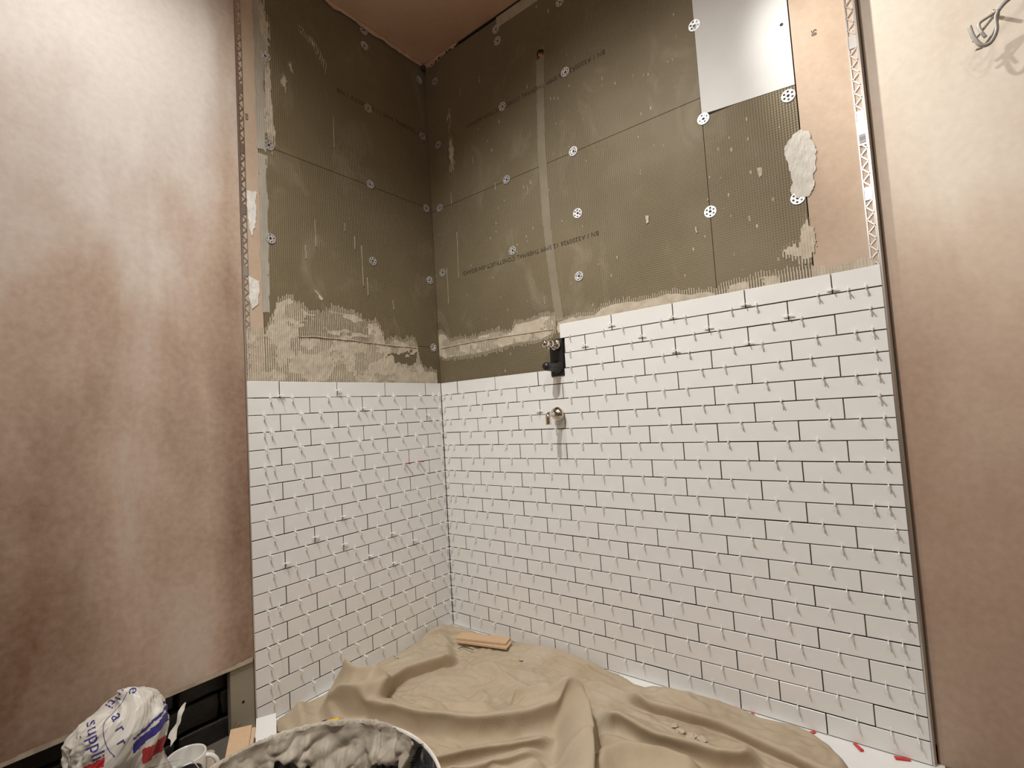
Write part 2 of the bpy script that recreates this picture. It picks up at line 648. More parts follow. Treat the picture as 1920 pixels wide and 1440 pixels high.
for r in range(3):
    z0 = -0.012 + r * 0.074
    off = 0.11 if r % 2 else 0.0
    y = -LEN_A + 0.02 + off
    i = 0
    while y > -2.1:
        rough_brick('brick', (-0.085, y - 0.205, z0), (-0.042 - 0.004 * random.random(), y, z0 + 0.064), r * 20 + i, wall_base)
        y -= 0.216
        i += 1

# grey-beige post panel at the foot of the corner
pan = thing('corner_panel', 'narrow grey-beige board at the foot of the left tiled corner', 'panel', (-0.004, -0.853, -0.012))
obj('board', box_bm((-0.020, -0.032, 0.0), (0.001, 0.034, 0.226), 0.002, 2), 'grey_panel', pan)
bm = lathe_bm([(0.0001, 0.0004), (0.004, 0.0004), (0.0042, 0.0)], 16, None, Matrix.Translation((0.001, 0.002, 0.102)) @ Matrix.Rotation(PI / 2, 4, 'Y'))
obj('screw_hole', bm, 'void', pan)
bm = bmesh.new()
vs = [bm.verts.new(v) for v in [(0.004, -0.022, 0.034), (0.016, -0.040, 0.030), (0.018, -0.036, 0.044), (0.008, -0.014, 0.058), (0.003, -0.006, 0.05)]]
bm.faces.new(vs)
bmesh.ops.solidify(bm, geom=bm.faces[:], thickness=0.001)
obj('torn_flap', bm, 'raw_edge', pan)

# ------------------------------------------------------------------ backer boards


def board(name, wall, lo, hi, mat, parent, hole=None):
    """lo, hi = (u, z) on wall; depth BD .. BD+0.0125"""
    d0, d1 = BD, BD + 0.0125
    if wall == 'A':
        bm = box_bm((-d1, lo[0], lo[1]), (-d0, hi[0], hi[1]), 0.0006)
    else:
        bm = box_bm((lo[0], d0, lo[1]), (hi[0], d1, hi[1]), 0.0006)
    return obj(name, bm, mat, parent)


S1, S2 = 1.180, 1.8035
g = 0.0007
for lo, hi in [((-MARG_A, -0.02), (0.0095, S1 - g)), ((-MARG_A, S1 + g), (0.0095, S2 - g)), ((-MARG_A, S2 + g), (0.0095, CEIL - 0.004))]:
    board('backer_board', 'A', lo, hi, 'board_A', wallA)
for lo, hi in [((-0.010, -0.02), (1.168 - g, S1 - 0.004 - g)), ((-0.010, S1 - 0.004 + g), (0.5865, 1.7895 - g)), ((0.5865, S1 - 0.004 + g), (1.168 - g, 1.7895 - g)),
               ((1.168 + g, -0.02), (MARG_B, S1 - 0.004 - g)), ((1.168 + g, S1 - 0.004 + g), (MARG_B, 1.728))]:
    if lo[0] == 0.5865:
        continue
    if hi[0] == 0.5865:
        hi = (1.168 - g, hi[1])
    board('backer_board', 'B', lo, hi, 'board_B', wallB)


def board_with_hole(lo, hi, hc, hr):
    outer = [Vector((lo[0], lo[1], 0)), Vector((hi[0], lo[1], 0)), Vector((hi[0], hi[1], 0)), Vector((lo[0], hi[1], 0))]
    hole = []
    for i in range(24):
        a = -2 * PI * i / 24
        r = hr * (1 + 0.12 * math.sin(3 * a + 1) + 0.06 * math.sin(7 * a))
        hole.append(Vector((hc[0] + r * math.cos(a), hc[1] + r * 1.2 * math.sin(a), 0)))
    loops = [outer, hole]
    tris = tessellate_polygon(loops)
    pts = outer + hole
    bm = bmesh.new()
    fr = [bm.verts.new((p.x, BD, p.y)) for p in pts]
    bk = [bm.verts.new((p.x, BD + 0.0125, p.y)) for p in pts]
    for t in tris:
        try:
            bm.faces.new([fr[i] for i in t])
            bm.faces.new([bk[i] for i in reversed(t)])
        except ValueError:
            pass
    for st, n in ((0, 4), (4, 24)):
        for i in range(n):
            a, b = st + i, st + (i + 1) % n
            bm.faces.new((fr[a], fr[b], bk[b], bk[a]))
    bmesh.ops.recalc_face_normals(bm, faces=bm.faces[:])
    return bm


obj('backer_board', board_with_hole((-0.010, 1.7895 + g), (1.168 - g, CEIL - 0.012), (0.612, 2.212), 0.016), 'board_B', wallB)
# white board and beige strip at the ceiling
bm = bmesh.new()
front = [(1.1685, 1.737), (1.4135, 1.716), (1.4135, CEIL - 0.006), (1.1685, CEIL - 0.006)]
a = [bm.verts.new((x, BD - 0.0012, z)) for x, z in front]
b = [bm.verts.new((x, BD + 0.0125, z)) for x, z in front]
bm.faces.new(a)
for i in range(4):
    bm.faces.new((a[i], b[i], b[(i + 1) % 4], a[(i + 1) % 4]))
bmesh.ops.recalc_face_normals(bm, faces=bm.faces[:])
wb = obj('white_board', bm, 'board_white', wallB)
wb['label'] = 'white wall board let in at the top right'
bm = lathe_bm([(0.0001, 0.0006), (0.0042, 0.0006), (0.0044, 0.0)], 16, None, Matrix.Translation((1.396, BD - 0.0012, 1.895)) @ Matrix.Rotation(PI / 2, 4, 'X'))
obj('screw', bm, 'screw', wb)
obj('ceiling_strip', box_bm((0.417, BD - 0.001, 2.419), (0.90, BD + 0.012, CEIL - 0.004), 0.0006), 'board_beige', wallB)
# plaster margins beside the boards
obj('plaster_margin', box_bm((-0.0232, -LEN_A - 0.003, -0.02), (-0.0105, -MARG_A - 0.002, CEIL - 0.001), 0.0008), 'plaster_margin', wallA)
obj('plaster_margin', box_bm((MARG_B + 0.0025, 0.0105, -0.02), (LEN_B + 0.006, 0.0232, CEIL - 0.001), 0.0008), 'plaster_margin', wallB)

# pipe stub in its hole
pipe = thing('copper_pipe_stub', 'copper pipe end in a ragged hole high on the right boards', 'pipe', (0.6125, 0.02, 2.206))
bm = lathe_bm([(0.0055, -0.01), (0.0075, -0.01), (0.0075, 0.012), (0.0055, 0.012), (0.0055, -0.01)], 20, None, Matrix.Rotation(PI / 2, 4, 'X'))
obj('pipe', bm, 'copper', pipe, True)
bm = lathe_bm([(0.0075, 0.0), (0.0105, 0.0), (0.0105, 0.006), (0.0075, 0.006)], 6, None, Matrix.Rotation(PI / 2, 4, 'X'))
obj('nut', bm, 'copper', pipe)

# chase strip filled over the pipe run
us = np.arange(0.575, 0.645, 0.0025)
zs = np.arange(1.20, 2.20, 0.004)
U, Z = np.meshgrid(us, zs, indexing='ij')
cx = 0.612 - 0.028 * np.sin((2.2 - Z) * 3.0) + 0.012 * (2.2 - Z)
keep = (np.abs(U - cx) < 0.019 + 0.004 * (fbm(Z * 9, Z * 0, 8, 3) - 0.5)) & (Z < 2.196 + (U - 0.6) * 0.5)
pos = onB(-BD + 0.0005 + 0.0003 * fbm(U * 300, Z * 12, 3, 2), U, Z)
grid_object('chase_filler', U, Z, keep, pos, 'chase', wallB)

# printed lettering on the boards


def text_mesh(s, width, shear=0.0):
    cu = bpy.data.curves.new('txt', 'FONT')
    cu.body = s
    cu.size = 1.0
    cu.shear = shear
    cu.space_character = 1.08
    cu.resolution_u = 3
    o = bpy.data.objects.new('txt', cu)
    COL.objects.link(o)
    dg = bpy.context.evaluated_depsgraph_get()
    dg.update()
    me = bpy.data.meshes.new_from_object(o.evaluated_get(dg))
    bpy.data.objects.remove(o)
    bpy.data.curves.remove(cu)
    xs = [v.co.x for v in me.vertices]
    sc = width / (max(xs) - min(xs))
    x0 = min(xs)
    for v in me.vertices:
        v.co = Vector(((v.co.x - x0) * sc, v.co.y * sc, 0))
    me.materials.clear()
    return me


LINE = 'BN / A3200926 12.5MM THERMAL CONSTRUCTION BOARD'
me = text_mesh(LINE, 0.640)
for x, z in ((0.800, 1.470 + 0.012), (0.872, 2.083 + 0.012)):
    o = obj('printed_text', me, 'ink', wallB)
    o.matrix_world = Matrix.Translation((x, BD - 0.0013, z)) @ Matrix(((-1, 0, 0), (0, 0, -1), (0, -1, 0))).to_4x4()
me = text_mesh('BN / A3200926 12.5MM THERMAL CO', 0.436)
o = obj('printed_text', me, 'ink', wallA)
o.matrix_world = Matrix.Translation((-BD + 0.0008, -0.448, 2.124)) @ Matrix(((0, 0, 1), (1, 0, 0), (0, 1, 0))).to_4x4()
# pencil marks on the plaster margins
me = text_mesh('58', 0.016)
o = obj('pencil_mark', me, 'ink', wallB)
o.matrix_world = Matrix.Translation((1.462, 0.0098, 1.842)) @ Matrix(((0, 1, 0), (0, 0, -1), (-1, 0, 0))).to_4x4()
me = text_mesh('450', 0.022)
o = obj('pencil_mark', me, 'ink', wallA)
o.matrix_world = Matrix.Translation((-0.0097, -0.781, 1.865)) @ Matrix(((0, 0, 1), (0, -1, 0), (1, 0, 0))).to_4x4()

# ------------------------------------------------------------------ fixing washers


def washer_mesh(holes, hr, R=0.0172):
    outer = [Vector((R * math.cos(2 * PI * i / 28), R * math.sin(2 * PI * i / 28), 0)) for i in range(28)]
    loops = [outer]
    for kx in range(holes):
        a0 = 2 * PI * kx / holes + 0.3
        r = hr if holes == 6 or kx % 2 == 0 else hr * 0.62
        loops.append([Vector((0.0112 * math.cos(a0) + r * math.cos(-2 * PI * i / 10), 0.0112 * math.sin(a0) + r * math.sin(-2 * PI * i / 10), 0)) for i in range(10)])
    loops.append([Vector((0.0042 * math.cos(-2 * PI * i / 12), 0.0042 * math.sin(-2 * PI * i / 12), 0)) for i in range(12)])
    pts = [p for l in loops for p in l]
    tris = tessellate_polygon(loops)
    bm = bmesh.new()

    def dish(p):
        return -0.0016 * max(0.0, 1 - p.length / 0.010)
    top = [bm.verts.new((p.x, p.y, 0.0022 + dish(p))) for p in pts]
    bot = [bm.verts.new((p.x, p.y, 0.0010 + dish(p))) for p in pts]
    for t in tris:
        try:
            bm.faces.new([top[i] for i in t])
            bm.faces.new([bot[i] for i in reversed(t)])
        except ValueError:
            pass
    s = 0
    for l in loops:
        n = len(l)
        for i in range(n):
            bm.faces.new((top[s + i], top[s + (i + 1) % n], bot[s + (i + 1) % n], bot[s + i]))
        s += n
    bmesh.ops.recalc_face_normals(bm, faces=bm.faces[:])
    me = bpy.data.meshes.new('fixing_washer')
    bm.to_mesh(me)
    bm.free()
    me.materials.append(M['washer'])
    return me


W6 = washer_mesh(6, 0.0033)
W8 = washer_mesh(8, 0.0030)
bm = lathe_bm([(0.0001, 0.0006), (0.0012, 0.0004), (0.0022, 0.0013), (0.0040, 0.0016), (0.0041, 0.0004)], 14)
SCREW = bpy.data.meshes.new('screw')
bm.to_mesh(SCREW)
bm.free()
SCREW.materials.append(M['screw'])
BASIS_A = Matrix(((0, 0, 1), (1, 0, 0), (0, 1, 0))).to_4x4()     # local z -> +x, x -> +y
BASIS_B = Matrix(((1, 0, 0), (0, 0, -1), (0, 1, 0))).to_4x4()    # local z -> -y, x -> +x


def washer(wall, u, z, six=True):
    par = wallA if wall == 'A' else wallB
    o = bpy.data.objects.new('fixing_washer', W6 if six else W8)
    link(o, par)
    loc = (-BD, u, z) if wall == 'A' else (u, BD, z)
    r = Matrix.Rotation(random.uniform(0, 6.28), 4, 'Z')
    tilt = Matrix.Rotation(random.uniform(-0.05, 0.05), 4, 'X') @ Matrix.Rotation(random.uniform(-0.05, 0.05), 4, 'Y')
    o.matrix_world = Matrix.Translation(loc) @ (BASIS_A if wall == 'A' else BASIS_B) @ tilt @ r
    s = bpy.data.objects.new('screw', SCREW)
    link(s, o)
    return o


for i, (u, z) in enumerate([(-0.314, 2.448), (-0.314, 2.383), (-0.024, 2.388), (-0.310, 2.125), (-0.024, 2.128), (-0.317, 1.810), (-0.022, 1.800),
                            (-0.719, 2.117), (-0.717, 1.810), (-0.722, 1.493), (-0.321, 1.500), (-0.024, 1.476), (-0.024, 1.180)]):
    washer('A', u, z, i % 4 != 1)
for i, (u, z) in enumerate([(0.056, 2.367), (0.413, 2.416), (0.417, 2.365), (0.712, 2.357), (0.421, 2.091), (0.714, 2.091), (0.055, 2.076),
                            (0.044, 1.794), (0.420, 1.793), (0.724, 1.792), (0.039, 1.506), (0.427, 1.506), (0.724, 1.566), (0.712, 1.342),
                            (1.169, 2.017), (1.172, 1.722), (1.396, 1.692), (1.169, 1.437), (1.395, 1.406)]):
    washer('B', u, z, i not in (5, 9, 13, 15, 8))

# ------------------------------------------------------------------ adhesive and filler smears


def jag(U, amp, seed):
    col = np.floor(U / RIB)
    rs = np.random.RandomState(seed)
    tab = rs.rand(4096)
    t = tab[(col.astype(int)) % 4096]
    teeth = (np.sin(U * 2 * PI / RIB) > -0.3)
    return np.where(teeth, amp * (t - 0.2), -amp * 0.8)


upA = [(-0.815, 1.186), (-0.796, 1.184), (-0.750, 1.188), (-0.722, 1.249), (-0.708, 1.295), (-0.665, 1.316), (-0.627, 1.291), (-0.596, 1.270), (-0.537, 1.272),
       (-0.512, 1.296), (-0.446, 1.288), (-0.402, 1.288), (-0.364, 1.259), (-0.315, 1.270), (-0.290, 1.225), (-0.277, 1.191), (-0.233, 1.210),
       (-0.184, 1.202), (-0.139, 1.224), (-0.110, 1.179), (-0.105, 1.123), (-0.083, 1.092), (-0.012, 1.080), (0.0, 1.075)]
ua = np.array([p[0] for p in upA])
za = np.array([p[1] for p in upA])


def inA(U, Z):
    top = np.interp(U, ua, za) + jag(U, 0.016, 5) + 0.012 * (fbm(U * 40, Z * 40, 2) - 0.5)
    ok = Z < top
    bare = in_poly(U + 0.01 * (fbm(U * 60, Z * 60, 3) - 0.5), Z + 0.03 * (fbm(U * 60, Z * 30, 4) - 0.5),
                   [(-0.285, 1.126), (-0.199, 1.146), (-0.118, 1.158), (-0.126, 1.112), (-0.202, 1.098)])
    n = fbm(U * 20, Z * 26, 11, 4)
    ribhole = (np.sin(U * 2 * PI / RIB) < -0.72) & (n > 0.50) & (fbm(U * 7, Z * 12, 31, 2) > 0.42)
    ribhole2 = (np.sin(U * 2 * PI / RIB) < -0.35) & (Z > 1.175) & (Z < 1.272) & (U > -0.64) & (U < -0.36) & (fbm(U * 12, Z * 30, 7, 3) > 0.42)
    return ok & ~(bare & (n > 0.36)) & ~ribhole & ~ribhole2


smear('adhesive', 'A', wallA, -LEN_A + 0.003, -0.010, TOP_A - 0.006, 1.35, inA, 0.0016, 'adhesive', -BD, 0.0016, 0.0006, 0.0022, 3)
# trowel ridge along the seam
us = np.arange(-0.64, -0.11, 0.002)
ridge = [(-BD + 0.0022, u, 1.176 + 0.004 * math.sin(u * 9) + 0.003 * mnoise.noise((u * 20, 0, 0))) for u in us]
obj('adhesive_ridge', tube_bm(ridge, [0.0022 + 0.0012 * mnoise.noise((u * 60, 3, 0)) for u in us], 6), 'adhesive', wallA, True)

upB1 = [(0.0, 1.255), (0.037, 1.240), (0.061, 1.204), (0.106, 1.213), (0.207, 1.202), (0.265, 1.212), (0.335, 1.213), (0.394, 1.199), (0.419, 1.230), (0.482, 1.225), (0.545, 1.237), (0.603, 1.232)]
loB1 = [(0.0, 1.135), (0.028, 1.118), (0.117, 1.120), (0.201, 1.117), (0.321, 1.126), (0.433, 1.132), (0.536, 1.132), (0.590, 1.147), (0.603, 1.17)]


def inB1(U, Z):
    top = np.interp(U, [p[0] for p in upB1], [p[1] for p in upB1]) + jag(U, 0.013, 8) + 0.01 * (fbm(U * 30, Z * 0, 5) - 0.5)
    lo = np.interp(U, [p[0] for p in loB1], [p[1] for p in loB1]) - jag(U, 0.013, 9) - 0.01 * (fbm(U * 30, Z * 0, 6) - 0.5)
    hole = (np.sin(U * 2 * PI / RIB) < -0.7) & (fbm(U * 22, Z * 25, 21, 3) > 0.52)
    return (Z < top) & (Z > lo) & ~hole


smear('adhesive', 'B', wallB, -0.008, 0.603, 1.09, 1.27, inB1, 0.0014, 'adhesive', -BD, 0.0016, 0.0005, 0.0016, 13)
us = np.arange(0.004, 0.592, 0.003)
ridge = [(u, BD - 0.002, 1.1755 + 0.004 * math.sin(u * 7)) for u in us]
obj('adhesive_ridge', tube_bm(ridge, [0.0020 + 0.001 * mnoise.noise((u * 60, 9, 0)) for u in us], 6), 'adhesive', wallB, True)
upB2 = [(0.596, 1.195), (0.604, 1.202), (0.677, 1.212), (0.759, 1.205), (0.795, 1.225), (0.872, 1.230), (0.924, 1.221), (0.966, 1.224), (1.029, 1.226), (1.106, 1.213),
        (1.166, 1.206), (1.192, 1.214), (1.248, 1.219), (1.310, 1.224), (1.346, 1.220), (1.409, 1.221), (1.420, 1.219), (1.465, 1.205), (1.497, 1.207), (1.531, 1.214), (1.553, 1.200)]


def inB2(U, Z):
    amp = np.where(U < 1.41, 1.0, 0.12)
    top = np.interp(U, [p[0] for p in upB2], [p[1] for p in upB2]) + jag(U, 0.012, 18) * amp + 0.010 * (fbm(U * 45, Z * 45, 5) - 0.5)
    hole = (np.sin(U * 2 * PI / RIB) < -0.5) & (fbm(U * 22, Z * 25, 22, 3) > 0.50) & (U < 1.41) & (U > 1.13)
    left = (U > 0.601 + 0.012 * fbm(Z * 80, U * 0, 4))
    return (Z < top) & ~hole & left


smear('adhesive', 'B', wallB, 0.598, 1.548, TOP_B - 0.03, 1.255, inB2, 0.0018, 'adhesive', -BD, 0.0016, 0.0004, 0.0018, 15)


def poly_smear(name, wall, parent, poly, mat, thick, seed, base=-BD, wob=0.012, ribs=0.0004, rough=0.002, jg=0.0):
    us = [p[0] for p in poly]
    zs = [p[1] for p in poly]

    def ins(U, Z):
        d = wob * (fbm(U * 55, Z * 55, seed, 4) - 0.5)
        return in_poly(U + d, Z + 1.4 * d[::-1, ::-1] + (jag(U, jg, seed) if jg else 0), poly)
    return smear(name, wall, parent, min(us) - 0.012, max(us) + 0.012, min(zs) - 0.02, max(zs) + 0.02, ins, thick, mat, base, 0.0016, ribs, rough, seed)


poly_smear('filler_patch', 'B', wallB, [(1.413, 1.588), (1.432, 1.576), (1.447, 1.542), (1.437, 1.428), (1.418, 1.402), (1.394, 1.402), (1.379, 1.419), (1.385, 1.474), (1.370, 1.551), (1.390, 1.572)],
           'adhesive_grey', 0.0024, 41, ribs=0.0001)
poly_smear('filler_patch', 'B', wallB, [(1.410, 1.353), (1.424, 1.316), (1.427, 1.264), (1.415, 1.243), (1.410, 1.228), (1.366, 1.242), (1.343, 1.264), (1.351, 1.279), (1.387, 1.282), (1.395, 1.329)],
           'adhesive', 0.0022, 43, jg=0.012)
for z_lo, z_hi, w_top, w_bot, sd_ in ((1.766, 2.462, 0.062, 0.050, 47), (1.225, 1.772, 0.040, 0.030, 48)):
    def in_skim(U, Z, z_lo=z_lo, z_hi=z_hi, w_top=w_top, w_bot=w_bot, sd_=sd_):
        t = (Z - z_lo) / (z_hi - z_lo)
        w = w_bot + (w_top - w_bot) * t
        e = (U + 0.757 - 0.010 * (fbm(Z * 30, Z * 0, sd_, 3) - 0.5)) / w
        n = fbm(U * 160, Z * 9, sd_ + 1, 4) * 0.6 + fbm(U * 40, Z * 30, sd_ + 2, 3) * 0.4
        return (e > 0) & (n > 0.16 + 0.44 * np.clip(e, 0, 2) ** 1.5) & (Z > z_lo + 0.03 * fbm(U * 90, U * 0, 3)) & (Z < z_hi)
    smear('plaster_skim', 'A', wallA, -0.765, -0.66, z_lo, z_hi, in_skim, 0.0006, 'skim', -BD, 0.0016, 0.0002, 0.0006, sd_)
poly_smear('filler_patch', 'A', wallA, [(-0.795, 1.629), (-0.764, 1.638), (-0.766, 1.569), (-0.767, 1.536), (-0.781, 1.484), (-0.791, 1.511), (-0.795, 1.592)], 'plaster_filler', 0.0016, 51, wob=0.008, ribs=0.0)
poly_smear('filler_patch', 'A', wallA, [(-0.796, 1.358), (-0.762, 1.344), (-0.765, 1.310), (-0.771, 1.266), (-0.788, 1.250), (-0.796, 1.282)], 'plaster_filler', 0.0016, 52, wob=0.008, ribs=0.0)
# bright dabs on the left board
poly_smear('adhesive_dab', 'A', wallA, [(-0.735, 2.30), (-0.705, 2.25), (-0.702, 2.19), (-0.712, 2.12), (-0.735, 2.19)], 'adhesive', 0.0010, 55, jg=0.02)
poly_smear('adhesive_dab', 'A', wallA, [(-0.725, 2.10), (-0.703, 2.10), (-0.700, 1.93), (-0.694, 1.82), (-0.725, 1.83)], 'adhesive', 0.0008, 56, jg=0.03)
poly_smear('adhesive_dab', 'A', wallA, [(-0.604, 2.29), (-0.585, 2.286), (-0.536, 2.262), (-0.505, 2.228), (-0.486, 2.195), (-0.490, 2.178), (-0.520, 2.225), (-0.560, 2.258)], 'adhesive', 0.0009, 57, jg=0.018)
poly_smear('adhesive_dab', 'A', wallA, [(-0.672, 2.065), (-0.655, 2.088), (-0.645, 2.07), (-0.650, 2.03), (-0.668, 2.04)], 'adhesive', 0.0010, 58, jg=0.012)
poly_smear('adhesive_dab', 'A', wallA, [(-0.640, 2.14), (-0.63, 2.145), (-0.618, 2.105), (-0.626, 2.10)], 'adhesive', 0.0009, 59, jg=0.008)
poly_smear('adhesive_dab', 'A', wallA, [(-0.575, 1.345), (-0.565, 1.345), (-0.54, 1.318), (-0.55, 1.314)], 'adhesive', 0.0012, 60)
poly_smear('adhesive_dab', 'B', wallB, [(0.115, 2.06), (0.14, 2.07), (0.145, 1.94), (0.12, 1.92)], 'adhesive', 0.0005, 61, jg=0.05, wob=0.03)
poly_smear('adhesive_dab', 'B', wallB, [(0.118, 2.19), (0.14, 2.19), (0.14, 2.13), (0.12, 2.12)], 'adhesive', 0.0004, 62, jg=0.05, wob=0.03)
for x, z, s in [(0.975, 1.472, 0.012), (1.125, 1.395, 0.007), (1.165, 1.475, 0.004), (1.31, 1.51, 0.012), (1.148, 1.368, 0.004), (0.862, 1.372, 0.006)]:
    poly_smear('adhesive_dab', 'B', wallB, [(x - s * .5, z + s), (x + s * .6, z + s * .8), (x + s * .4, z - s), (x - s * .3, z - s * 1.6)], 'adhesive', 0.003, int(x * 1000) % 90 + 3, wob=0.006)
# splash drips
for wall, u, z, L in [('A', -0.47, 2.02, .12), ('A', -0.56, 1.60, .10), ('A', -0.37, 1.55, .16), ('A', -0.35, 1.43, .07), ('A', -0.60, 1.50, .05), ('A', -0.23, 1.36, .04),
                      ('A', -0.44, 1.62, .03), ('A', -0.40, 1.58, .05), ('B', 0.135, 1.66, .20), ('B', 0.065, 1.52, .16), ('B', 0.25, 1.95, .03), ('B', 0.36, 1.80, .03),
                      ('B', 0.515, 1.74, .04), ('B', 0.31, 2.27, .03), ('B', 0.965, 1.64, .02), ('B', 0.115, 1.84, .05), ('B', 0.20, 2.27, .03), ('B', 0.56, 1.30, .03)]:
    pts = []
    for i in range(9):
        t = i / 8
        du = 0.003 * mnoise.noise((u * 40, t * 2, 0))
        pts.append((-BD + 0.0004, u + du, z - L * t) if wall == 'A' else (u + du, BD - 0.0004, z - L * t))
    obj('splash_drip', tube_bm(pts, [0.0004 + 0.0008 * (0.3 + abs(mnoise.noise((i * 1.7, u * 50, 0)))) for i in range(8)] + [0.0022], 6), 'adhesive', wallA if wall == 'A' else wallB, True)

# plaster bead where walls meet the ceiling
us = np.arange(-1.0, 0.0, 0.003)
zs = np.arange(CEIL - 0.05, CEIL - 0.0005, 0.002)
U, Z = np.meshgrid(us, zs, indexing='ij')
keep = Z > CEIL - 0.016 - 0.016 * (fbm(U * 22, U * 0, 5, 4) - 0.4)
pos = onA(-BD + 0.002 + 0.006 * (Z - (CEIL - 0.03)) / 0.03 + 0.002 * fbm(U * 60, Z * 60, 5), np.minimum(U, -0.004), Z)
grid_object('plaster_bead', U, Z, keep, pos, 'plaster_pink', ceiling)
us = np.arange(0.0, 0.21, 0.002)
U, Z = np.meshgrid(us, zs, indexing='ij')
keep = Z > CEIL - 0.030 + 0.10 * U + jag(U, 0.010, 4) - 0.012 * (fbm(U * 22, U * 0, 6, 4) - 0.4)
pos = onB(-BD + 0.002 + 0.006 * (Z - (CEIL - 0.03)) / 0.03 + 0.002 * fbm(U * 60, Z * 60, 5), U, Z)
grid_object('plaster_bead', U, Z, keep, pos, 'plaster_pink', ceiling)
# dark uneven gap between ceiling and the right boards
obj('ceiling_gap', box_bm((0.18, BD - 0.003, CEIL - 0.0075), (1.6, BD + 0.02, CEIL - 0.0005), 0.0005), 'void', ceiling)
bm = bmesh.new()
bmesh.ops.create_icosphere(bm, subdivisions=3, radius=0.012)
for v in bm.verts:
    v.co += mnoise.noise_vector(v.co * 160) * 0.005
    v.co += Vector((0.002, -0.004, CEIL - 0.022))
    v.co.z = min(v.co.z, CEIL - 0.0005)
obj('corner_lump', bm, 'board_core', ceiling, True)

# ------------------------------------------------------------------ tiles
TILE_CACHE = {}


def tile_mesh(w, h=P - GAP, side='tile_side_shaded'):
    key = (round(w, 4), round(h, 4), side)
    if key in TILE_CACHE:
        return TILE_CACHE[key]
    bv = 0.0009
    bm = bmesh.new()
    # local x = along wall, y = up, z = outwards (front at z=0)
    xs, ys = w / 2, h / 2
    f = [bm.verts.new((sx * (xs - bv), sy * (ys - bv), 0)) for sx, sy in ((-1, -1), (1, -1), (1, 1), (-1, 1))]
    m_ = [bm.verts.new((sx * xs, sy * ys, -bv)) for sx, sy in ((-1, -1), (1, -1), (1, 1), (-1, 1))]
    b = [bm.verts.new((sx * xs, sy * ys, -TW)) for sx, sy in ((-1, -1), (1, -1), (1, 1), (-1, 1))]
    bm.faces.new(f)
    for i in range(4):
        j = (i + 1) % 4
        bm.faces.new((f[j], f[i], m_[i], m_[j]))
        sd = bm.faces.new((m_[j], m_[i], b[i], b[j]))
        sd.material_index = 2
    bk = bm.faces.new(list(reversed(b)))
    bmesh.ops.recalc_face_normals(bm, faces=bm.faces[:])
    bk.material_index = 1
    me = bpy.data.meshes.new('tile')
    bm.to_mesh(me)
    bm.free()
    me.materials.append(M['tile'])
    me.materials.append(M['tile_back'])
    me.materials.append(M[side])
    TILE_CACHE[key] = me
    return me


def put_tile(wall, u0, u1, z0, z1):
    w = abs(u1 - u0)
    if w < 0.004:
        return
    me = tile_mesh(w, z1 - z0)
    o = bpy.data.objects.new('tile', me)
    par = wallA if wall == 'A' else wallB
    link(o, par)
    uc, zc = (u0 + u1) / 2, (z0 + z1) / 2
    d = random.gauss(0, 0.00022)
    rx, ry = random.gauss(0, 0.0022), random.gauss(0, 0.0022)
    jz = random.gauss(0, 0.0002)
    loc = (d, uc, zc + jz) if wall == 'A' else (uc, -d, zc + jz)
    o.matrix_world = Matrix.Translation(loc) @ (BASIS_A if wall == 'A' else BASIS_B) @ Matrix.Rotation(rx, 4, 'X') @ Matrix.Rotation(ry, 4, 'Y') @ Matrix.Rotation(random.gauss(0, 0.0006), 4, 'Z')


def joints(wall, r):
    if wall == 'A':
        a = 0.0893 if r % 2 == 0 else 0.1951
        L = LEN_A
    else:
        a = 0.0979 if r % 2 == 0 else 0.2024
        L = LEN_B
    out = []
    while a < L - 0.012:
        out.append(a)
        a += Q
    return out


CORNER_GAP = 0.0015
for r in range(1, 23):
    z1 = (22 - (r - 1)) * P - GAP / 2
    z0 = (22 - r) * P + GAP / 2
    if r >= 4:
        cuts = [CORNER_GAP - GAP / 2] + joints('A', r) + [LEN_A - 0.0005 + GAP / 2]
        for a, b in zip(cuts[:-1], cuts[1:]):
            put_tile('A', -(b - GAP / 2), -(a + GAP / 2), z0, z1)
    start = 0.0014 - GAP / 2
    if r == 1:
        start = 0.6215
    elif r in (2, 3):
        start = 0.6395 if r == 2 else 0.636
    js = [j for j in joints('B', r) if j > start + 0.004]
    cuts = [start] + js + [LEN_B - 0.0012]
    for a, b in zip(cuts[:-1], cuts[1:]):
        put_tile('B', a + GAP / 2, b - GAP / 2, z0, z1)

# ------------------------------------------------------------------ tile edge trims


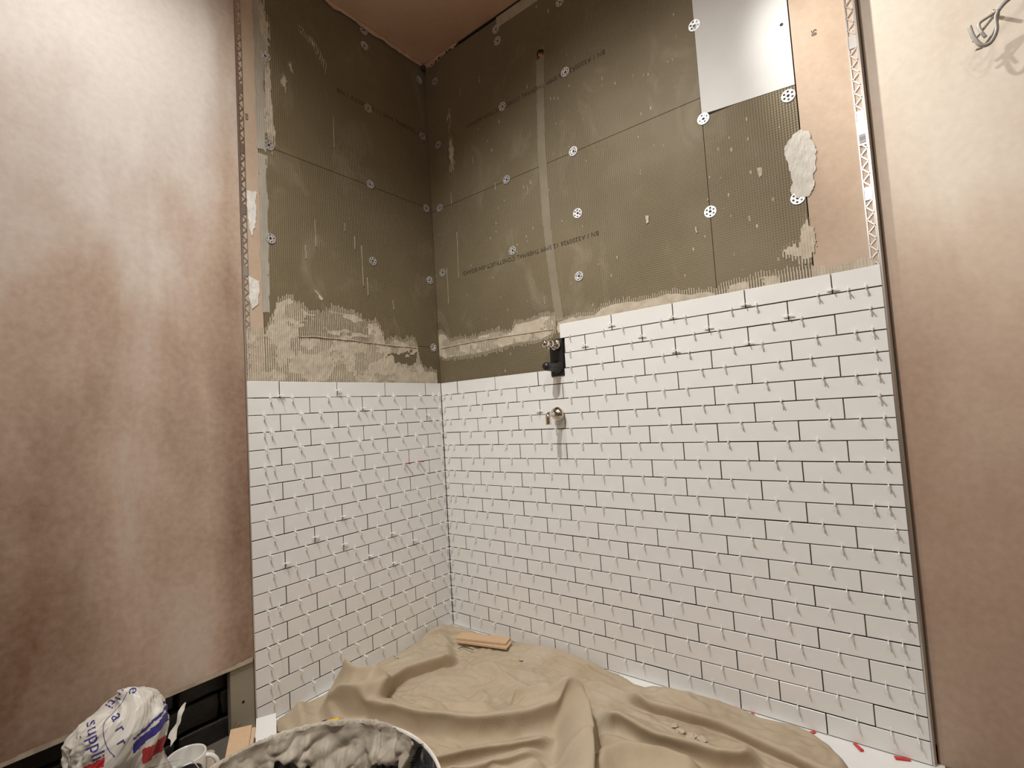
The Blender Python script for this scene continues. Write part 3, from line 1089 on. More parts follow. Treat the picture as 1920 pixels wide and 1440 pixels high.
def edge_trim(name, label, wall, u_edge, lip, L0, L1):
    """perforated L profile: flange behind the tiles, lip flush with the tile face"""
    t = thing(name, label, 'tile trim', ((-BD, -u_edge, 0) if wall == 'A' else (u_edge, BD, 0)))
    fw = 0.023
    sg = 1 if wall == 'A' else -1      # flange runs towards the tiles

    def put(lo, hi, bm, flat):
        # lo/hi in (u offset from edge, depth out, z)
        if wall == 'A':
            a = (min(lo[1], hi[1]), min(sg * lo[0], sg * hi[0]), lo[2])
            b = (max(lo[1], hi[1]), max(sg * lo[0], sg * hi[0]), hi[2])
        else:
            a = (min(sg * lo[0], sg * hi[0]), -max(lo[1], hi[1]), lo[2])
            b = (max(sg * lo[0], sg * hi[0]), -min(lo[1], hi[1]), hi[2])
        box_bm(a, b, 0.0, 1, bm)
    bm = bmesh.new()
    put((0.0, -0.001, L0), (0.0016, lip, L1), bm, 0)
    put((0.0, lip - 0.0004, L0), (0.0036, lip + 0.0008, L1), bm, 0)
    obj('lip', bm, 'trim_metal', t)
    bm = bmesh.new()
    th = (0.0004, 0.0014)
    put((fw - 0.0028, th[0], L0), (fw, th[1], L1), bm, 0)
    put((0.0016, th[0], L0), (0.0060, th[1], L1), bm, 0)
    # zig-zag web with solid plates
    z = L0
    step = 0.0165
    i = 0
    w2 = 0.0016
    while z < L1 - step:
        if i % 12 in (10, 11):
            put((0.006, th[0], z), (fw - 0.002, th[1], z + step), bm, 0)
        else:
            ua, ub = (0.0055, fw - 0.0025) if i % 2 == 0 else (fw - 0.0025, 0.0055)
            pa = Vector((ua, z))
            pb = Vector((ub, z + step))
            d = (pb - pa).normalized()
            n = Vector((-d.y, d.x)) * w2
            q = [pa + n, pa - n, pb - n, pb + n]
            vs0, vs1 = [], []
            for p in q:
                for lst, dep in ((vs0, th[0]), (vs1, th[1])):
                    co = (dep, sg * p.x, p.y) if wall == 'A' else (sg * p.x, -dep, p.y)
                    lst.append(bm.verts.new(co))
            bm.faces.new(vs0)
            bm.faces.new(list(reversed(vs1)))
            for kk in range(4):
                bm.faces.new((vs0[kk], vs1[kk], vs1[(kk + 1) % 4], vs0[(kk + 1) % 4]))
        z += step
        i += 1
    bmesh.ops.recalc_face_normals(bm, faces=bm.faces[:])
    obj('perforated_flange', bm, 'steel', t)
    return t


trimA = edge_trim('edge_trim', 'perforated metal tile trim along the left plaster corner', 'A', LEN_A + 0.002, 0.0095, 0.0, CEIL - 0.01)
trimB = edge_trim('edge_trim', 'perforated metal tile trim with barcode sticker beside the right plaster wall', 'B', LEN_B + 0.0018, 0.0098, 0.0, CEIL - 0.01)
lab = obj('barcode_sticker', box_bm((-0.0225, -0.0022, 1.494), (-0.0018, -0.0016, 1.556)), 'paper', trimB)
zz = 1.500
for i in range(9):
    h = random.choice((0.0008, 0.0012, 0.0018))
    obj('bar', box_bm((-0.0195, -0.00245, zz), (-0.0060, -0.0022, zz + h)), 'ink_light', lab)
    zz += h + random.choice((0.0010, 0.0014))
for z in (1.79, 1.292):
    me = text_mesh('T', 0.007)
    o = obj('stamped_mark', me, 'paper', trimB)
    o.matrix_world = Matrix.Translation((LEN_B + 0.0018 - 0.016, BD - 0.0018, z)) @ BASIS_B

# ------------------------------------------------------------------ spacers
def spacer_mesh(mat):
    L, w, t = 0.0132, 0.0013, 0.0012
    out = []
    for k_ in range(4):
        a = k_ * PI / 2
        ca, sa = math.cos(a), math.sin(a)
        for x, y in ((w, w), (L, w * 0.85), (L + 0.0004, 0), (L, -w * 0.85)):
            out.append((x * ca - y * sa, x * sa + y * ca))
    # order: for each leg the points (w,w) is after the leg in ccw order -> rebuild
    pts = []
    for k_ in range(4):
        a = k_ * PI / 2
        ca, sa = math.cos(a), math.sin(a)
        for x, y in ((L, -w * 0.85), (L, w * 0.85), (w, w)):
            pts.append((x * ca - y * sa, x * sa + y * ca))
    bm = bmesh.new()
    f = [bm.verts.new((x, y, t)) for x, y in pts]
    b = [bm.verts.new((x, y, -t)) for x, y in pts]
    bm.faces.new(f)
    bm.faces.new(list(reversed(b)))
    n = len(pts)
    for i in range(n):
        bm.faces.new((f[i], b[i], b[(i + 1) % n], f[(i + 1) % n]))
    bmesh.ops.recalc_face_normals(bm, faces=bm.faces[:])
    me = bpy.data.meshes.new('tile_spacer')
    bm.to_mesh(me)
    bm.free()
    me.materials.append(mat)
    return me


SP = spacer_mesh(M['spacer'])
SPR = spacer_mesh(M['red'])
spots = []          # (wall, u, z, vertical?)
for l in range(1, 22):
    z = (22 - l) * P
    r = l           # row above the line
    if l >= 4:
        js = joints('A', r)
        us = []
        for j in js:
            us += [j - random.uniform(0.030, 0.042), j + random.uniform(0.026, 0.042)]
        us += [LEN_A - random.uniform(0.035, 0.055), random.uniform(0.014, 0.024)]
        us = sorted(u for u in us if 0.012 < u < LEN_A - 0.02)
        last = -1
        for u in us:
            if u - last > 0.022:
                spots.append(('A', -u, z, False))
                last = u
    lo = 0.012 if l >= 4 else 0.645
    js = [j for j in joints('B', r) if j > lo]
    us = []
    for j in js:
        us += [j - random.uniform(0.028, 0.045), j + random.uniform(0.026, 0.044)]
    us += [LEN_B - random.uniform(0.022, 0.036), lo + random.uniform(0.008, 0.022)]
    us = sorted(u for u in us if lo < u < LEN_B - 0.015)
    last = -1
    for u in us:
        if u - last > 0.022 and not (0.56 < u < 0.645 and 0.84 < z < 1.15) :
            spots.append(('B', u, z, False))
            last = u
for u, z in [(0.828, 1.150), (1.036, 1.142), (1.244, 1.143), (1.4527, 1.143), (0.723, 1.095), (0.9315, 1.097), (1.140, 1.092), (1.348, 1.093), (1.036, 1.037), (1.244, 1.034), (0.5147, 0.878)]:
    spots.append(('B', u, z, True))
for u, z in [(-0.714, 0.977), (-0.506, 0.994), (-0.4035, 0.928), (-0.0893, 0.889), (-0.506, 0.553), (-0.612, 0.507), (-0.506, 0.458), (-0.298, 0.449), (-0.195, 0.398), (-0.4035, 0.392), (-0.298, 0.338), (-0.714, 0.449)]:
    spots.append(('A', u, z, True))


def spacer_matrix(s):
    wall, u, z, vert = s
    off = 0.0066 + random.uniform(-0.0006, 0.0012)
    loc = Vector((off, u, z)) if wall == 'A' else Vector((u, -off, z))
    n = Vector((1, 0, 0)) if wall == 'A' else Vector((0, -1, 0))
    up = Vector((0, 0, 1))
    h = Vector((0, 1, 0)) if wall == 'A' else Vector((1, 0, 0))
    if not vert:
        X, Y, Zv = n, up, n.cross(up)
    else:
        X, Y, Zv = n, h, n.cross(h)
    Mx = Matrix((X, Y, Zv)).transposed().to_4x4()
    wig = Matrix.Rotation(random.gauss(0, 0.05), 4, 'Z') @ Matrix.Rotation(random.gauss(0, 0.10), 4, 'Y')
    return Matrix.Translation(loc) @ Mx @ wig


def sdist(s):
    p = Vector((0, s[1], s[2])) if s[0] == 'A' else Vector((s[1], 0, s[2]))
    return (p - CAM).dot(fwd)


ORD = ['first', 'second', 'third', 'fourth', 'fifth', 'sixth', 'seventh', 'eighth', 'ninth', 'tenth', 'eleventh', 'twelfth', 'thirteenth', 'fourteenth', 'fifteenth', 'sixteenth',
       'seventeenth', 'eighteenth', 'nineteenth', 'twentieth', 'twenty-first', 'twenty-second']
rows = {}
for s in spots:
    top = 22 if s[0] == 'B' else 19
    ln = (top - int(round(s[2] / P))) if not s[3] else int((top * P - s[2]) / P) + 1
    rows.setdefault((s[0], s[3], ln), []).append(s)
LABEL = {}
for (wl, vert, ln), ss in rows.items():
    ss.sort(key=lambda q: -q[1] if wl == 'B' else q[1])
    for i_, s in enumerate(ss):
        side = 'right' if wl == 'B' else 'left'
        rank = ('nearest' if i_ == 0 else ORD[i_] + ' from')
        if vert:
            LABEL[s] = 'white spacer in an upright joint, %s row of %s tiles, %s the %s trim' % (ORD[ln - 1], side, rank, side)
        else:
            LABEL[s] = 'white spacer in %s level joint from top of %s tiles, %s the %s trim' % (ORD[ln - 1], side, rank, side)
spots.sort(key=sdist)
rest = bmesh.new()
for i, s in enumerate(spots):
    mw = spacer_matrix(s)
    if i < 300:
        o = bpy.data.objects.new('tile_spacer', SP)
        link(o)
        o.matrix_world = mw
        tag(o, LABEL[s], 'spacer', 'white cross spacers in the tile joints')
    else:
        tmp = SP.copy()
        tmp.transform(mw)
        rest.from_mesh(tmp)
        bpy.data.meshes.remove(tmp)
o = obj('tile_spacers_far', rest, 'spacer')
o['kind'] = 'stuff'
o['label'] = 'white cross spacers in the tile joints nearest the inner corner'
o['category'] = 'spacer'


# red wedges
def wedge_bm(L=0.026, w=0.009, t=0.0045):
    bm = bmesh.new()
    v = [bm.verts.new(c) for c in [(0, -w / 2, 0), (L, -w / 2, 0), (L, w / 2, 0), (0, w / 2, 0), (L, -w / 2, t), (L, w / 2, t), (0, -w / 2, 0.0006), (0, w / 2, 0.0006)]]
    for f in [(0, 3, 2, 1), (6, 4, 5, 7), (1, 2, 5, 4), (0, 1, 4, 6), (3, 7, 5, 2), (0, 6, 7, 3)]:
        bm.faces.new([v[i] for i in f])
    bmesh.ops.recalc_face_normals(bm, faces=bm.faces[:])
    bmesh.ops.bevel(bm, geom=[e for e in bm.edges], offset=0.0006, segments=1, affect='EDGES')
    return bm


rlab = ['red plastic wedge under the bottom tiles, leftmost by the dust sheet edge', 'red plastic wedge half under the dust sheet by the bottom joint',
        'red plastic wedge on the white tray where the dust sheet curves away', 'red plastic wedge lying slantwise on the white tray',
        'red plastic wedge on the white tray nearest the right corner']
for i, (x, yaw, L) in enumerate([(1.126, -1.5, .018), (1.172, -2.0, .024), (1.320, -2.1, .026), (1.405, -0.95, .030), (1.515, -2.75, .032)]):
    o = obj('tile_wedge', wedge_bm(L), 'red')
    o.location = (x, -0.003, 0.0006)
    o.rotation_euler = (0, 0, yaw)
    tag(o, rlab[i], 'wedge', 'red wedges under the bottom tile row')
for i, y in enumerate((-0.216, -0.148)):
    o = obj('tile_wedge', wedge_bm(0.024, 0.009, 0.0022), 'red')
    o.matrix_world = Matrix.Translation((0.001, y, 13 * P - 0.001)) @ Matrix.Rotation(0.35, 4, 'Z')
    tag(o, ('red wedge in a joint of the left tiles, further from the corner' if i == 0 else 'red wedge in a joint of the left tiles, nearer the corner'), 'wedge', 'red wedges in the left tiles')

# ------------------------------------------------------------------ shower fittings
RY = Matrix.Rotation(PI / 2, 4, 'X')     # local z -> -y


def out_of_wall(x, z, y=0.0):
    return Matrix.Translation((x, y, z)) @ RY


val = thing('shower_valve', 'black shower valve body with chrome spindle in the right tiles', 'valve', (0.606, 0.0, 1.065))
T = Matrix.Translation((-0.606, 0, -1.065))
obj('body', box_bm((0.5765 - 0.606, -0.004, 0.998 - 1.065), (0.633 - 0.606, BD - 0.0005, 1.133 - 1.065), 0.003, 2), 'black_plastic', val)
bm = lathe_bm([(0.0001, 0.0), (0.0185, 0.0), (0.0195, 0.004), (0.0195, 0.014), (0.0165, 0.018), (0.0145, 0.018), (0.0145, 0.030), (0.012, 0.031), (0.012, 0.034)], 32, None, T @ out_of_wall(0.6075, 1.110, -0.003))
sp = obj('spindle_base', bm, 'chrome', val, True)
bm = lathe_bm([(0.012, 0.032), (0.0155, 0.036), (0.0165, 0.044), (0.0155, 0.052), (0.011, 0.055), (0.010, 0.060)], 32, None, T @ out_of_wall(0.6075, 1.110, -0.003))
obj('spindle_collar', bm, 'chrome', val, True)
bm = lathe_bm([(0.010, 0.058), (0.0135, 0.064), (0.0145, 0.072), (0.0125, 0.080), (0.007, 0.085), (0.0001, 0.086)], 32, None, T @ out_of_wall(0.6075, 1.110, -0.003))
obj('spindle_tip', bm, 'chrome', val, True)
bm = lathe_bm([(0.0001, 0.0), (0.026, 0.0), (0.024, 0.006), (0.0165, 0.014), (0.0155, 0.060), (0.0150, 0.075), (0.0115, 0.082), (0.0055, 0.084), (0.0001, 0.084)], 28, None, T @ out_of_wall(0.606, 1.030, -0.003))
obj('capped_outlet', bm, 'black_plastic', val, True)

elb = thing('outlet_elbow', 'chrome pipe elbow bending down below the shower valve', 'pipe', (0.606, 0.0, 0.864))
bm = lathe_bm([(0.0001, 0.0), (0.0115, 0.0), (0.0115, 0.009), (0.010, 0.010)], 6, None, RY)
obj('hex_nut', bm, 'screw', elb)
bm = lathe_bm([(0.0090, 0.008), (0.0150, 0.010), (0.0160, 0.014), (0.0150, 0.018), (0.0225, 0.020), (0.0240, 0.025), (0.0225, 0.031), (0.012, 0.036), (0.009, 0.038)], 32, None, RY)
obj('flange', bm, 'chrome', elb, True)
path = [(0, -0.034, 0), (0, -0.060, 0)]
for i in range(9):
    a = i / 8 * PI / 2
    path.append((0, -0.074 - 0.012 * math.sin(a), -0.012 * (1 - math.cos(a))))
path += [(0, -0.086, -0.030), (0, -0.086, -0.036)]
obj('elbow_pipe', tube_bm(path, 0.0092, 16), 'chrome', elb, True)

# ------------------------------------------------------------------ cable tails at the top right
cab = thing('cable_tails', 'grey cable ends sticking out of the right plaster wall', 'cable', (1.83, 0.020, 1.70))


def cpath(l):
    return [Vector((x - 1.83, y - 0.020, z - 1.70)) for x, y, z in l]


obj('sheath', tube_bm(smooth_path(cpath([(1.90, 0.012, 1.76), (1.875, -0.010, 1.735), (1.845, -0.035, 1.705), (1.812, -0.048, 1.682), (1.799, -0.052, 1.668)])), 0.0065, 10, None, 0.7), 'cable', cab, True)
obj('looped_core', tube_bm(smooth_path(cpath([(1.803, -0.050, 1.672), (1.796, -0.052, 1.655), (1.7945, -0.052, 1.626), (1.783, -0.054, 1.604), (1.768, -0.056, 1.605), (1.757, -0.060, 1.627), (1.7525, -0.062, 1.652)])), 0.0042, 8, None, 0.65), 'cable', cab, True)
obj('bent_core', tube_bm(smooth_path(cpath([(1.803, -0.048, 1.672), (1.785, -0.045, 1.666), (1.770, -0.046, 1.658), (1.771, -0.048, 1.640), (1.777, -0.05, 1.622)])), 0.0034, 8), 'cable', cab, True)
obj('straight_core', tube_bm(smooth_path(cpath([(1.800, -0.045, 1.670), (1.782, -0.04, 1.652), (1.766, -0.036, 1.636), (1.758, -0.034, 1.63)])), 0.0028, 8), 'cable', cab, True)
obj('earth_core', tube_bm(smooth_path(cpath([(1.802, -0.042, 1.668), (1.795, -0.03, 1.64), (1.776, -0.026, 1.616), (1.762, -0.03, 1.612)])), 0.0026, 8), 'cable', cab, True)
bm = lathe_bm([(0.0001, 0.0006), (0.02, 0.0006), (0.021, 0.0)], 20, None, Matrix.Translation((0.0, 0, 0.075)) @ RY)
obj('cable_hole', bm, 'void', cab)
bm = lathe_bm([(0.0001, 0.0), (0.004, 0.0), (0.004, 0.02), (0.0001, 0.021)], 12, None, Matrix.Translation((-0.028, 0, -0.002)) @ RY)
obj('brass_gland', bm, 'copper', cab, True)

# ------------------------------------------------------------------ tray and dust sheet
BC = Vector((0.737, -1.090, -0.003))
tray = tag(obj('shower_tray', box_bm((-0.018, -0.84, -0.035), (LEN_B + 0.02, 0.018, 0.0), 0.003, 2), 'tray'), 'flat white shower tray under the dust sheet', 'shower tray')
tray.location = (0, 0, -0.0008)

res = 0.0055
xs = np.arange(0.002, 1.56, res)
ys = np.arange(-1.26, -0.001, res)
X, Y = np.meshgrid(xs, ys, indexing='ij')
edge = [(0.020, -0.028), (0.133, -0.014), (0.256, -0.004), (0.366, -0.002), (0.516, -0.002), (0.62, -0.002), (0.696, -0.004), (0.778, -0.013), (0.835, -0.034),
        (0.915, -0.038), (1.013, -0.021), (1.117, -0.019), (1.160, -0.024), (1.203, -0.037), (1.283, -0.022), (1.327, -0.037), (1.376, -0.076), (1.410, -0.118),
        (1.44, -0.2), (1.48, -0.5), (1.35, -0.9), (0.95, -1.15), (0.55, -1.20), (0.36, -0.97), (0.275, -0.885), (0.10, -0.800), (0.02, -0.785), (0.001, -0.713), (0.028, -0.629), (0.046, -0.575),
        (0.040, -0.52), (0.006, -0.44), (0.0, -0.20), (0.0, -0.06)]
warp = 0.006 * (fbm(X * 18, Y * 18, 77, 3) - 0.5)
keepc = in_poly(X + warp, Y + warp, edge) & (np.hypot(X - BC.x, Y - BC.y) > 0.203)
dE, _, _ = dist_polyline(X, Y, edge, True)
H = 0.0045 + 0.006 * fbm(X * 6, Y * 6, 31, 3)
DX = np.zeros_like(X)
DY = np.zeros_like(X)
# gentle bending of every crease line
BX = X + 0.010 * (fbm(X * 11, Y * 11, 201, 3) - 0.5) + 0.004 * (fbm(X * 40, Y * 40, 203, 2) - 0.5)
BY = Y + 0.010 * (fbm(X * 11, Y * 11, 205, 3) - 0.5) + 0.004 * (fbm(X * 40, Y * 40, 207, 2) - 0.5)


def sstep(x, a, b):
    t = np.clip((x - a) / (b - a), 0, 1)
    return t * t * (3 - 2 * t)


def blur(a, n=3):
    for _ in range(n):
        b = a.copy()
        b[1:-1, 1:-1] = (a[1:-1, 1:-1] * 2 + a[:-2, 1:-1] + a[2:, 1:-1] + a[1:-1, :-2] + a[1:-1, 2:]) / 6
        a = b
    return a


def seg_normals(pl):
    """smoothed left normals of the nearest part of the polyline"""
    best = np.full(X.shape, 1e9)
    NX = np.zeros_like(X)
    NY = np.zeros_like(X)
    pl = [np.array(p, float) for p in pl]
    nr = []
    for a, b in zip(pl[:-1], pl[1:]):
        d = (b - a) / np.linalg.norm(b - a)
        nr.append(np.array([-d[1], d[0]]))
    vn = [nr[0]] + [(p + q) / np.linalg.norm(p + q) for p, q in zip(nr[:-1], nr[1:])] + [nr[-1]]
    for i, (a, b) in enumerate(zip(pl[:-1], pl[1:])):
        d = b - a
        t = np.clip(((BX - a[0]) * d[0] + (BY - a[1]) * d[1]) / (d @ d), 0, 1)
        dd = np.hypot(BX - a[0] - t * d[0], BY - a[1] - t * d[1])
        m = dd < best
        best = np.where(m, dd, best)
        NX = np.where(m, vn[i][0] * (1 - t) + vn[i + 1][0] * t, NX)
        NY = np.where(m, vn[i][1] * (1 - t) + vn[i + 1][1] * t, NY)
    return NX, NY


def ends_mask(t, e0, e1):
    return sstep(t, -0.001, e0) * (1 - sstep(t, 1 - e1, 1.001))


def ridge_f(pl, h, wl, wr, power=2.0, ends=0.12, over=0.0, opow=2.0):
    """fold along a polyline, width wl on its left and wr on its right; over leans it to the right"""
    global H, DX, DY
    d, s_, t = dist_polyline(BX, BY, pl)
    w = np.where(s_ > 0, wl, wr)
    prof = np.exp(-(d / w) ** power) * ends_mask(t, ends, ends)
    H = H + h * prof
    if over:
        NX, NY = seg_normals(pl)
        DX = DX - NX * over * prof ** opow
        DY = DY - NY * over * prof ** opow


def crease(pl, h, w, ends=0.2):
    """sharp tent-like crease"""
    ridge_f(pl, h, w, w * 0.6, 1.0, ends)


def lip_f(pl, h, over, reach, e0=0.15, e1=0.15, droop=0.3, steep=0.006):
    """layer lying on the left of the polyline whose edge overhangs to the right"""
    global H, DX, DY
    d, s_, t = dist_polyline(BX, BY, pl)
    sd = d * s_
    m = ends_mask(t, e0, e1)
    up = sstep(sd, -steep, steep)
    ps = np.clip(sd, 0, None)
    H = H + h * up * np.exp(-ps / reach) * (1 - droop * np.exp(-ps / 0.008)) * m
    NX, NY = seg_normals(pl)
    k_ = over * up * np.exp(-ps / (over * 1.5 + 0.01)) * m
    DX = DX - NX * k_
    DY = DY - NY * k_


# cloth riding up the walls
H += 0.034 * np.exp(-((X - 0.55) / 0.16) ** 2) * np.exp(-(-Y / 0.035) ** 1.5)
H += 0.030 * np.exp(-((Y + 0.10) / 0.09) ** 2) * np.exp(-(X / 0.05) ** 1.5)
# turned-up hem in the corner
lip_f([(0.020, -0.205), (0.055, -0.120), (0.100, -0.075), (0.190, -0.050)], 0.022, 0.010, 0.05, 0.1, 0.3)
crease([(0.05, -0.24), (0.10, -0.17), (0.16, -0.16)], 0.012, 0.02)
# left arch fold, open edge facing the room
lip_f([(0.275, -0.245), (0.232, -0.300), (0.200, -0.360), (0.180, -0.425), (0.195, -0.490), (0.232, -0.540), (0.290, -0.585)][::-1], 0.056, 0.036, 0.13, 0.10, 0.10, 0.05)
# peak fold at the far left
d = np.hypot((BX - 0.088) / 0.050, (BY + 0.580) / 0.026)
H += 0.060 * np.exp(-d ** 1.8)
ridge_f([(0.080, -0.585), (0.150, -0.575), (0.235, -0.560)], 0.042, 0.020, 0.012, 1.6, 0.15, 0.010)
crease([(0.13, -0.60), (0.18, -0.585), (0.24, -0.585)], 0.020, 0.014)
# big front roll
ridge_f([(0.128, -0.700), (0.170, -0.650), (0.235, -0.615), (0.350, -0.585), (0.464, -0.555), (0.590, -0.490), (0.680, -0.410), (0.722, -0.340), (0.722, -0.265)], 0.072, 0.065, 0.026, 1.6, 0.06, 0.036, 1.8)
ridge_f([(0.150, -0.690), (0.225, -0.680), (0.300, -0.640)], 0.022, 0.010, 0.010, 1.6, 0.2, 0.008)
crease([(0.155, -0.660), (0.200, -0.640), (0.280, -0.620)], 0.020, 0.010)
crease([(0.33, -0.60), (0.45, -0.58), (0.56, -0.525)], 0.009, 0.012)
# soft swells behind the roll
ridge_f([(0.42, -0.490), (0.50, -0.475), (0.60, -0.425)], 0.024, 0.022, 0.016, 1.8, 0.2, 0.008)
ridge_f([(0.36, -0.520), (0.43, -0.505), (0.49, -0.510)], 0.016, 0.010, 0.010, 1.5)
ridge_f([(0.575, -0.345), (0.655, -0.300), (0.705, -0.255)], 0.050, 0.008, 0.026, 1.3, 0.15)
ridge_f([(0.63, -0.385), (0.69, -0.330), (0.73, -0.270)], 0.030, 0.008, 0.010, 1.3, 0.2, 0.008)
# the long upright fold running to the camera
ridge_f([(0.730, -0.262), (0.795, -0.330), (0.855, -0.415), (0.910, -0.510), (1.00, -0.69), (1.06, -0.85)], 0.074, 0.028, 0.040, 3.0, 0.05, -0.034, 2.0)
# folds lower left of it
ridge_f([(0.54, -0.70), (0.605, -0.610), (0.660, -0.545), (0.735, -0.475), (0.790, -0.410)], 0.044, 0.020, 0.016, 1.6, 0.15, 0.030)
ridge_f([(0.58, -0.74), (0.672, -0.635), (0.722, -0.565), (0.795, -0.460)], 0.044, 0.018, 0.020, 1.5, 0.2, 0.026)
ridge_f([(0.66, -0.75), (0.75, -0.62), (0.82, -0.50)], 0.028, 0.022, 0.022, 1.5)
crease([(0.70, -0.60), (0.77, -0.60), (0.83, -0.63)], 0.016, 0.016)
crease([(0.63, -0.66), (0.70, -0.69), (0.78, -0.73)], 0.016, 0.016)
# right-hand folds
ridge_f([(0.855, -0.320), (0.890, -0.276), (0.96, -0.280), (1.028, -0.294), (1.161, -0.272), (1.250, -0.235)], 0.060, 0.042, 0.014, 1.5, 0.12, 0.034)
ridge_f([(0.945, -0.50), (0.926, -0.417), (0.960, -0.370), (1.046, -0.335), (1.15, -0.335)], 0.042, 0.02, 0.04, 1.4, 0.15)
crease([(0.87, -0.345), (0.92, -0.330), (0.98, -0.335)], 0.018, 0.012)
ridge_f([(1.03, -0.44), (1.13, -0.38), (1.28, -0.33)], 0.030, 0.03, 0.022, 1.5, 0.15, 0.012)
lip_f([(0.850, -0.150), (0.930, -0.152), (1.055, -0.140), (1.14, -0.141), (1.218, -0.160), (1.302, -0.172), (1.41, -0.205)], 0.036, 0.032, 0.20, 0.12, 0.06, 0.1)
crease([(0.690, -0.155), (0.757, -0.108), (0.860, -0.130), (0.95, -0.155)], 0.018, 0.014)
crease([(0.595, -0.150), (0.68, -0.150), (0.759, -0.168)], 0.015, 0.014)
crease([(0.300, -0.250), (0.43, -0.21), (0.58, -0.165)], 0.016, 0.022)
crease([(0.35, -0.225), (0.47, -0.230), (0.61, -0.265)], 0.014, 0.020)
crease([(0.42, -0.10), (0.55, -0.09), (0.70, -0.075)], 0.012, 0.014)
crease([(0.52, -0.06), (0.66, -0.055), (0.80, -0.075)], 0.011, 0.012)
crease([(0.44, -0.33), (0.50, -0.36), (0.53, -0.41)], 0.010, 0.012)
crease([(0.92, -0.09), (1.00, -0.085), (1.10, -0.10)], 0.012, 0.016)
crease([(1.12, -0.19), (1.17, -0.215), (1.28, -0.24)], 0.014, 0.014)
ridge_f([(0.02, -0.70), (0.09, -0.73), (0.16, -0.76)], 0.022, 0.02, 0.02, 1.5)
H += 0.003 * fbm(X * 14, Y * 14, 91, 3)
rs_ = np.random.RandomState(12)
for i_ in range(120):
    cx_, cy_ = rs_.uniform(0.03, 1.40), rs_.uniform(-0.80, -0.02)
    an_ = rs_.normal(0.35, 0.75) + (1.2 if cx_ < 0.35 else 0.0) - (0.5 if cx_ > 0.9 else 0.0)
    hl_ = rs_.uniform(0.03, 0.10)
    hh_ = rs_.uniform(0.002, 0.008)
    wd_ = rs_.uniform(0.006, 0.012)
    u_ = (BX - cx_) * math.cos(an_) + (BY - cy_) * math.sin(an_)
    v_ = -(BX - cx_) * math.sin(an_) + (BY - cy_) * math.cos(an_) + 9.0 * u_ * u_ * rs_.uniform(-1, 1)
    H += hh_ * np.exp(-np.abs(v_) / np.where(v_ > 0, wd_, wd_ * 0.45)) * (1 - sstep(np.abs(u_), hl_ * 0.3, hl_))
H = blur(H, 1)
DX = blur(DX, 2)
DY = blur(DY, 2)
# thin hem at the border
H *= 0.22 + 0.78 * sstep(dE, 0.0, 0.020)
H = np.where(X < 0.05, H * (0.55 + 0.45 * sstep(X, 0.0, 0.05)), H)
pos0 = np.stack([np.clip(X + DX, 0.0012, None), np.minimum(Y + DY, -0.0015), H], -1)


def drape(p0, keep, its, seed):
    """let the laid-out sheet settle: slack cloth buckles into creases, gravity and the tray flatten it"""
    p = p0.copy()
    p[..., 2] += 0.010 * (fbm(X * 26 + 9 * Y, Y * 34 - 12 * X, seed, 2) - 0.5)
    slack = [0.22 * np.clip(fbm(X * 6, Y * 6, seed + 1, 2) - 0.30, 0, 1) + 0.02, 0.22 * np.clip(fbm(X * 6, Y * 6, seed + 2, 2) - 0.30, 0, 1) + 0.02]
    fam = []
    n, m = keep.shape
    for di, dj, sl in ((1, 0, 0), (0, 1, 1), (1, 1, None), (1, -1, None)):
        a = (slice(0, n - di), slice(0, m - dj) if dj >= 0 else slice(1, m))
        b = (slice(di, n), slice(dj, m) if dj >= 0 else slice(0, m - 1))
        ok = (keep[a] & keep[b]).astype(float)
        f = slack[sl] if sl is not None else 0.5 * (slack[0] + slack[1])
        L0 = np.linalg.norm(p0[b] - p0[a], axis=-1) * (1 + f[a])
        fam.append((a, b, ok, L0))
    cnt = np.zeros(keep.shape)
    for a, b, ok, L0 in fam:
        cnt[a] += ok
        cnt[b] += ok
    cnt = np.maximum(cnt, 1)[..., None]
    kf = keep.astype(float)

    def lap(q):
        out = np.zeros_like(q)
        w = np.zeros(keep.shape)
        for sl_a, sl_b in (((slice(1, None), slice(None)), (slice(None, -1), slice(None))), ((slice(None), slice(1, None)), (slice(None), slice(None, -1)))):
            k2 = (kf[sl_a] * kf[sl_b])
            d_ = (q[sl_b] - q[sl_a]) * k2[..., None]
            out[sl_a] += d_
            out[sl_b] -= d_
            w[sl_a] += k2
            w[sl_b] += k2
        return out / np.maximum(w, 1)[..., None]
    for it in range(its):
        p[..., 2] -= 0.000015
        c_ = np.zeros_like(p)
        for a, b, ok, L0 in fam:
            d_ = p[b] - p[a]
            l_ = np.linalg.norm(d_, axis=-1) + 1e-9
            q_ = (0.5 * (l_ - L0) / l_ * ok)[..., None] * d_
            c_[a] += q_
            c_[b] -= q_
        p += c_ / cnt * 1.7
        l1 = lap(p)
        p -= 0.07 * lap(l1)
        p += np.array([0.06, 0.06, 0.004]) * (p0 - p)
        p[..., 2] = np.maximum(p[..., 2], 0.0018)
        p[..., 0] = np.maximum(p[..., 0], 0.0015)
        p[..., 1] = np.minimum(p[..., 1], -0.0020)
    return p


pos = drape(pos0, keepc, 200, 300)
sheet = grid_object('dust_sheet', X, Y, keepc, pos, 'canvas', None)
tag(sheet, 'beige canvas dust sheet crumpled over the shower floor', 'dust sheet')
md = sheet.modifiers.new('thickness', 'SOLIDIFY')
md.thickness = 0.0012
md.offset = 1.0
md = sheet.modifiers.new('smooth', 'SUBSURF')
md.levels = 1
md.render_levels = 1
SHEET_BVH = BVHTree.FromPolygons([v.co.copy() for v in sheet.data.vertices], [tuple(p.vertices) for p in sheet.data.polygons])


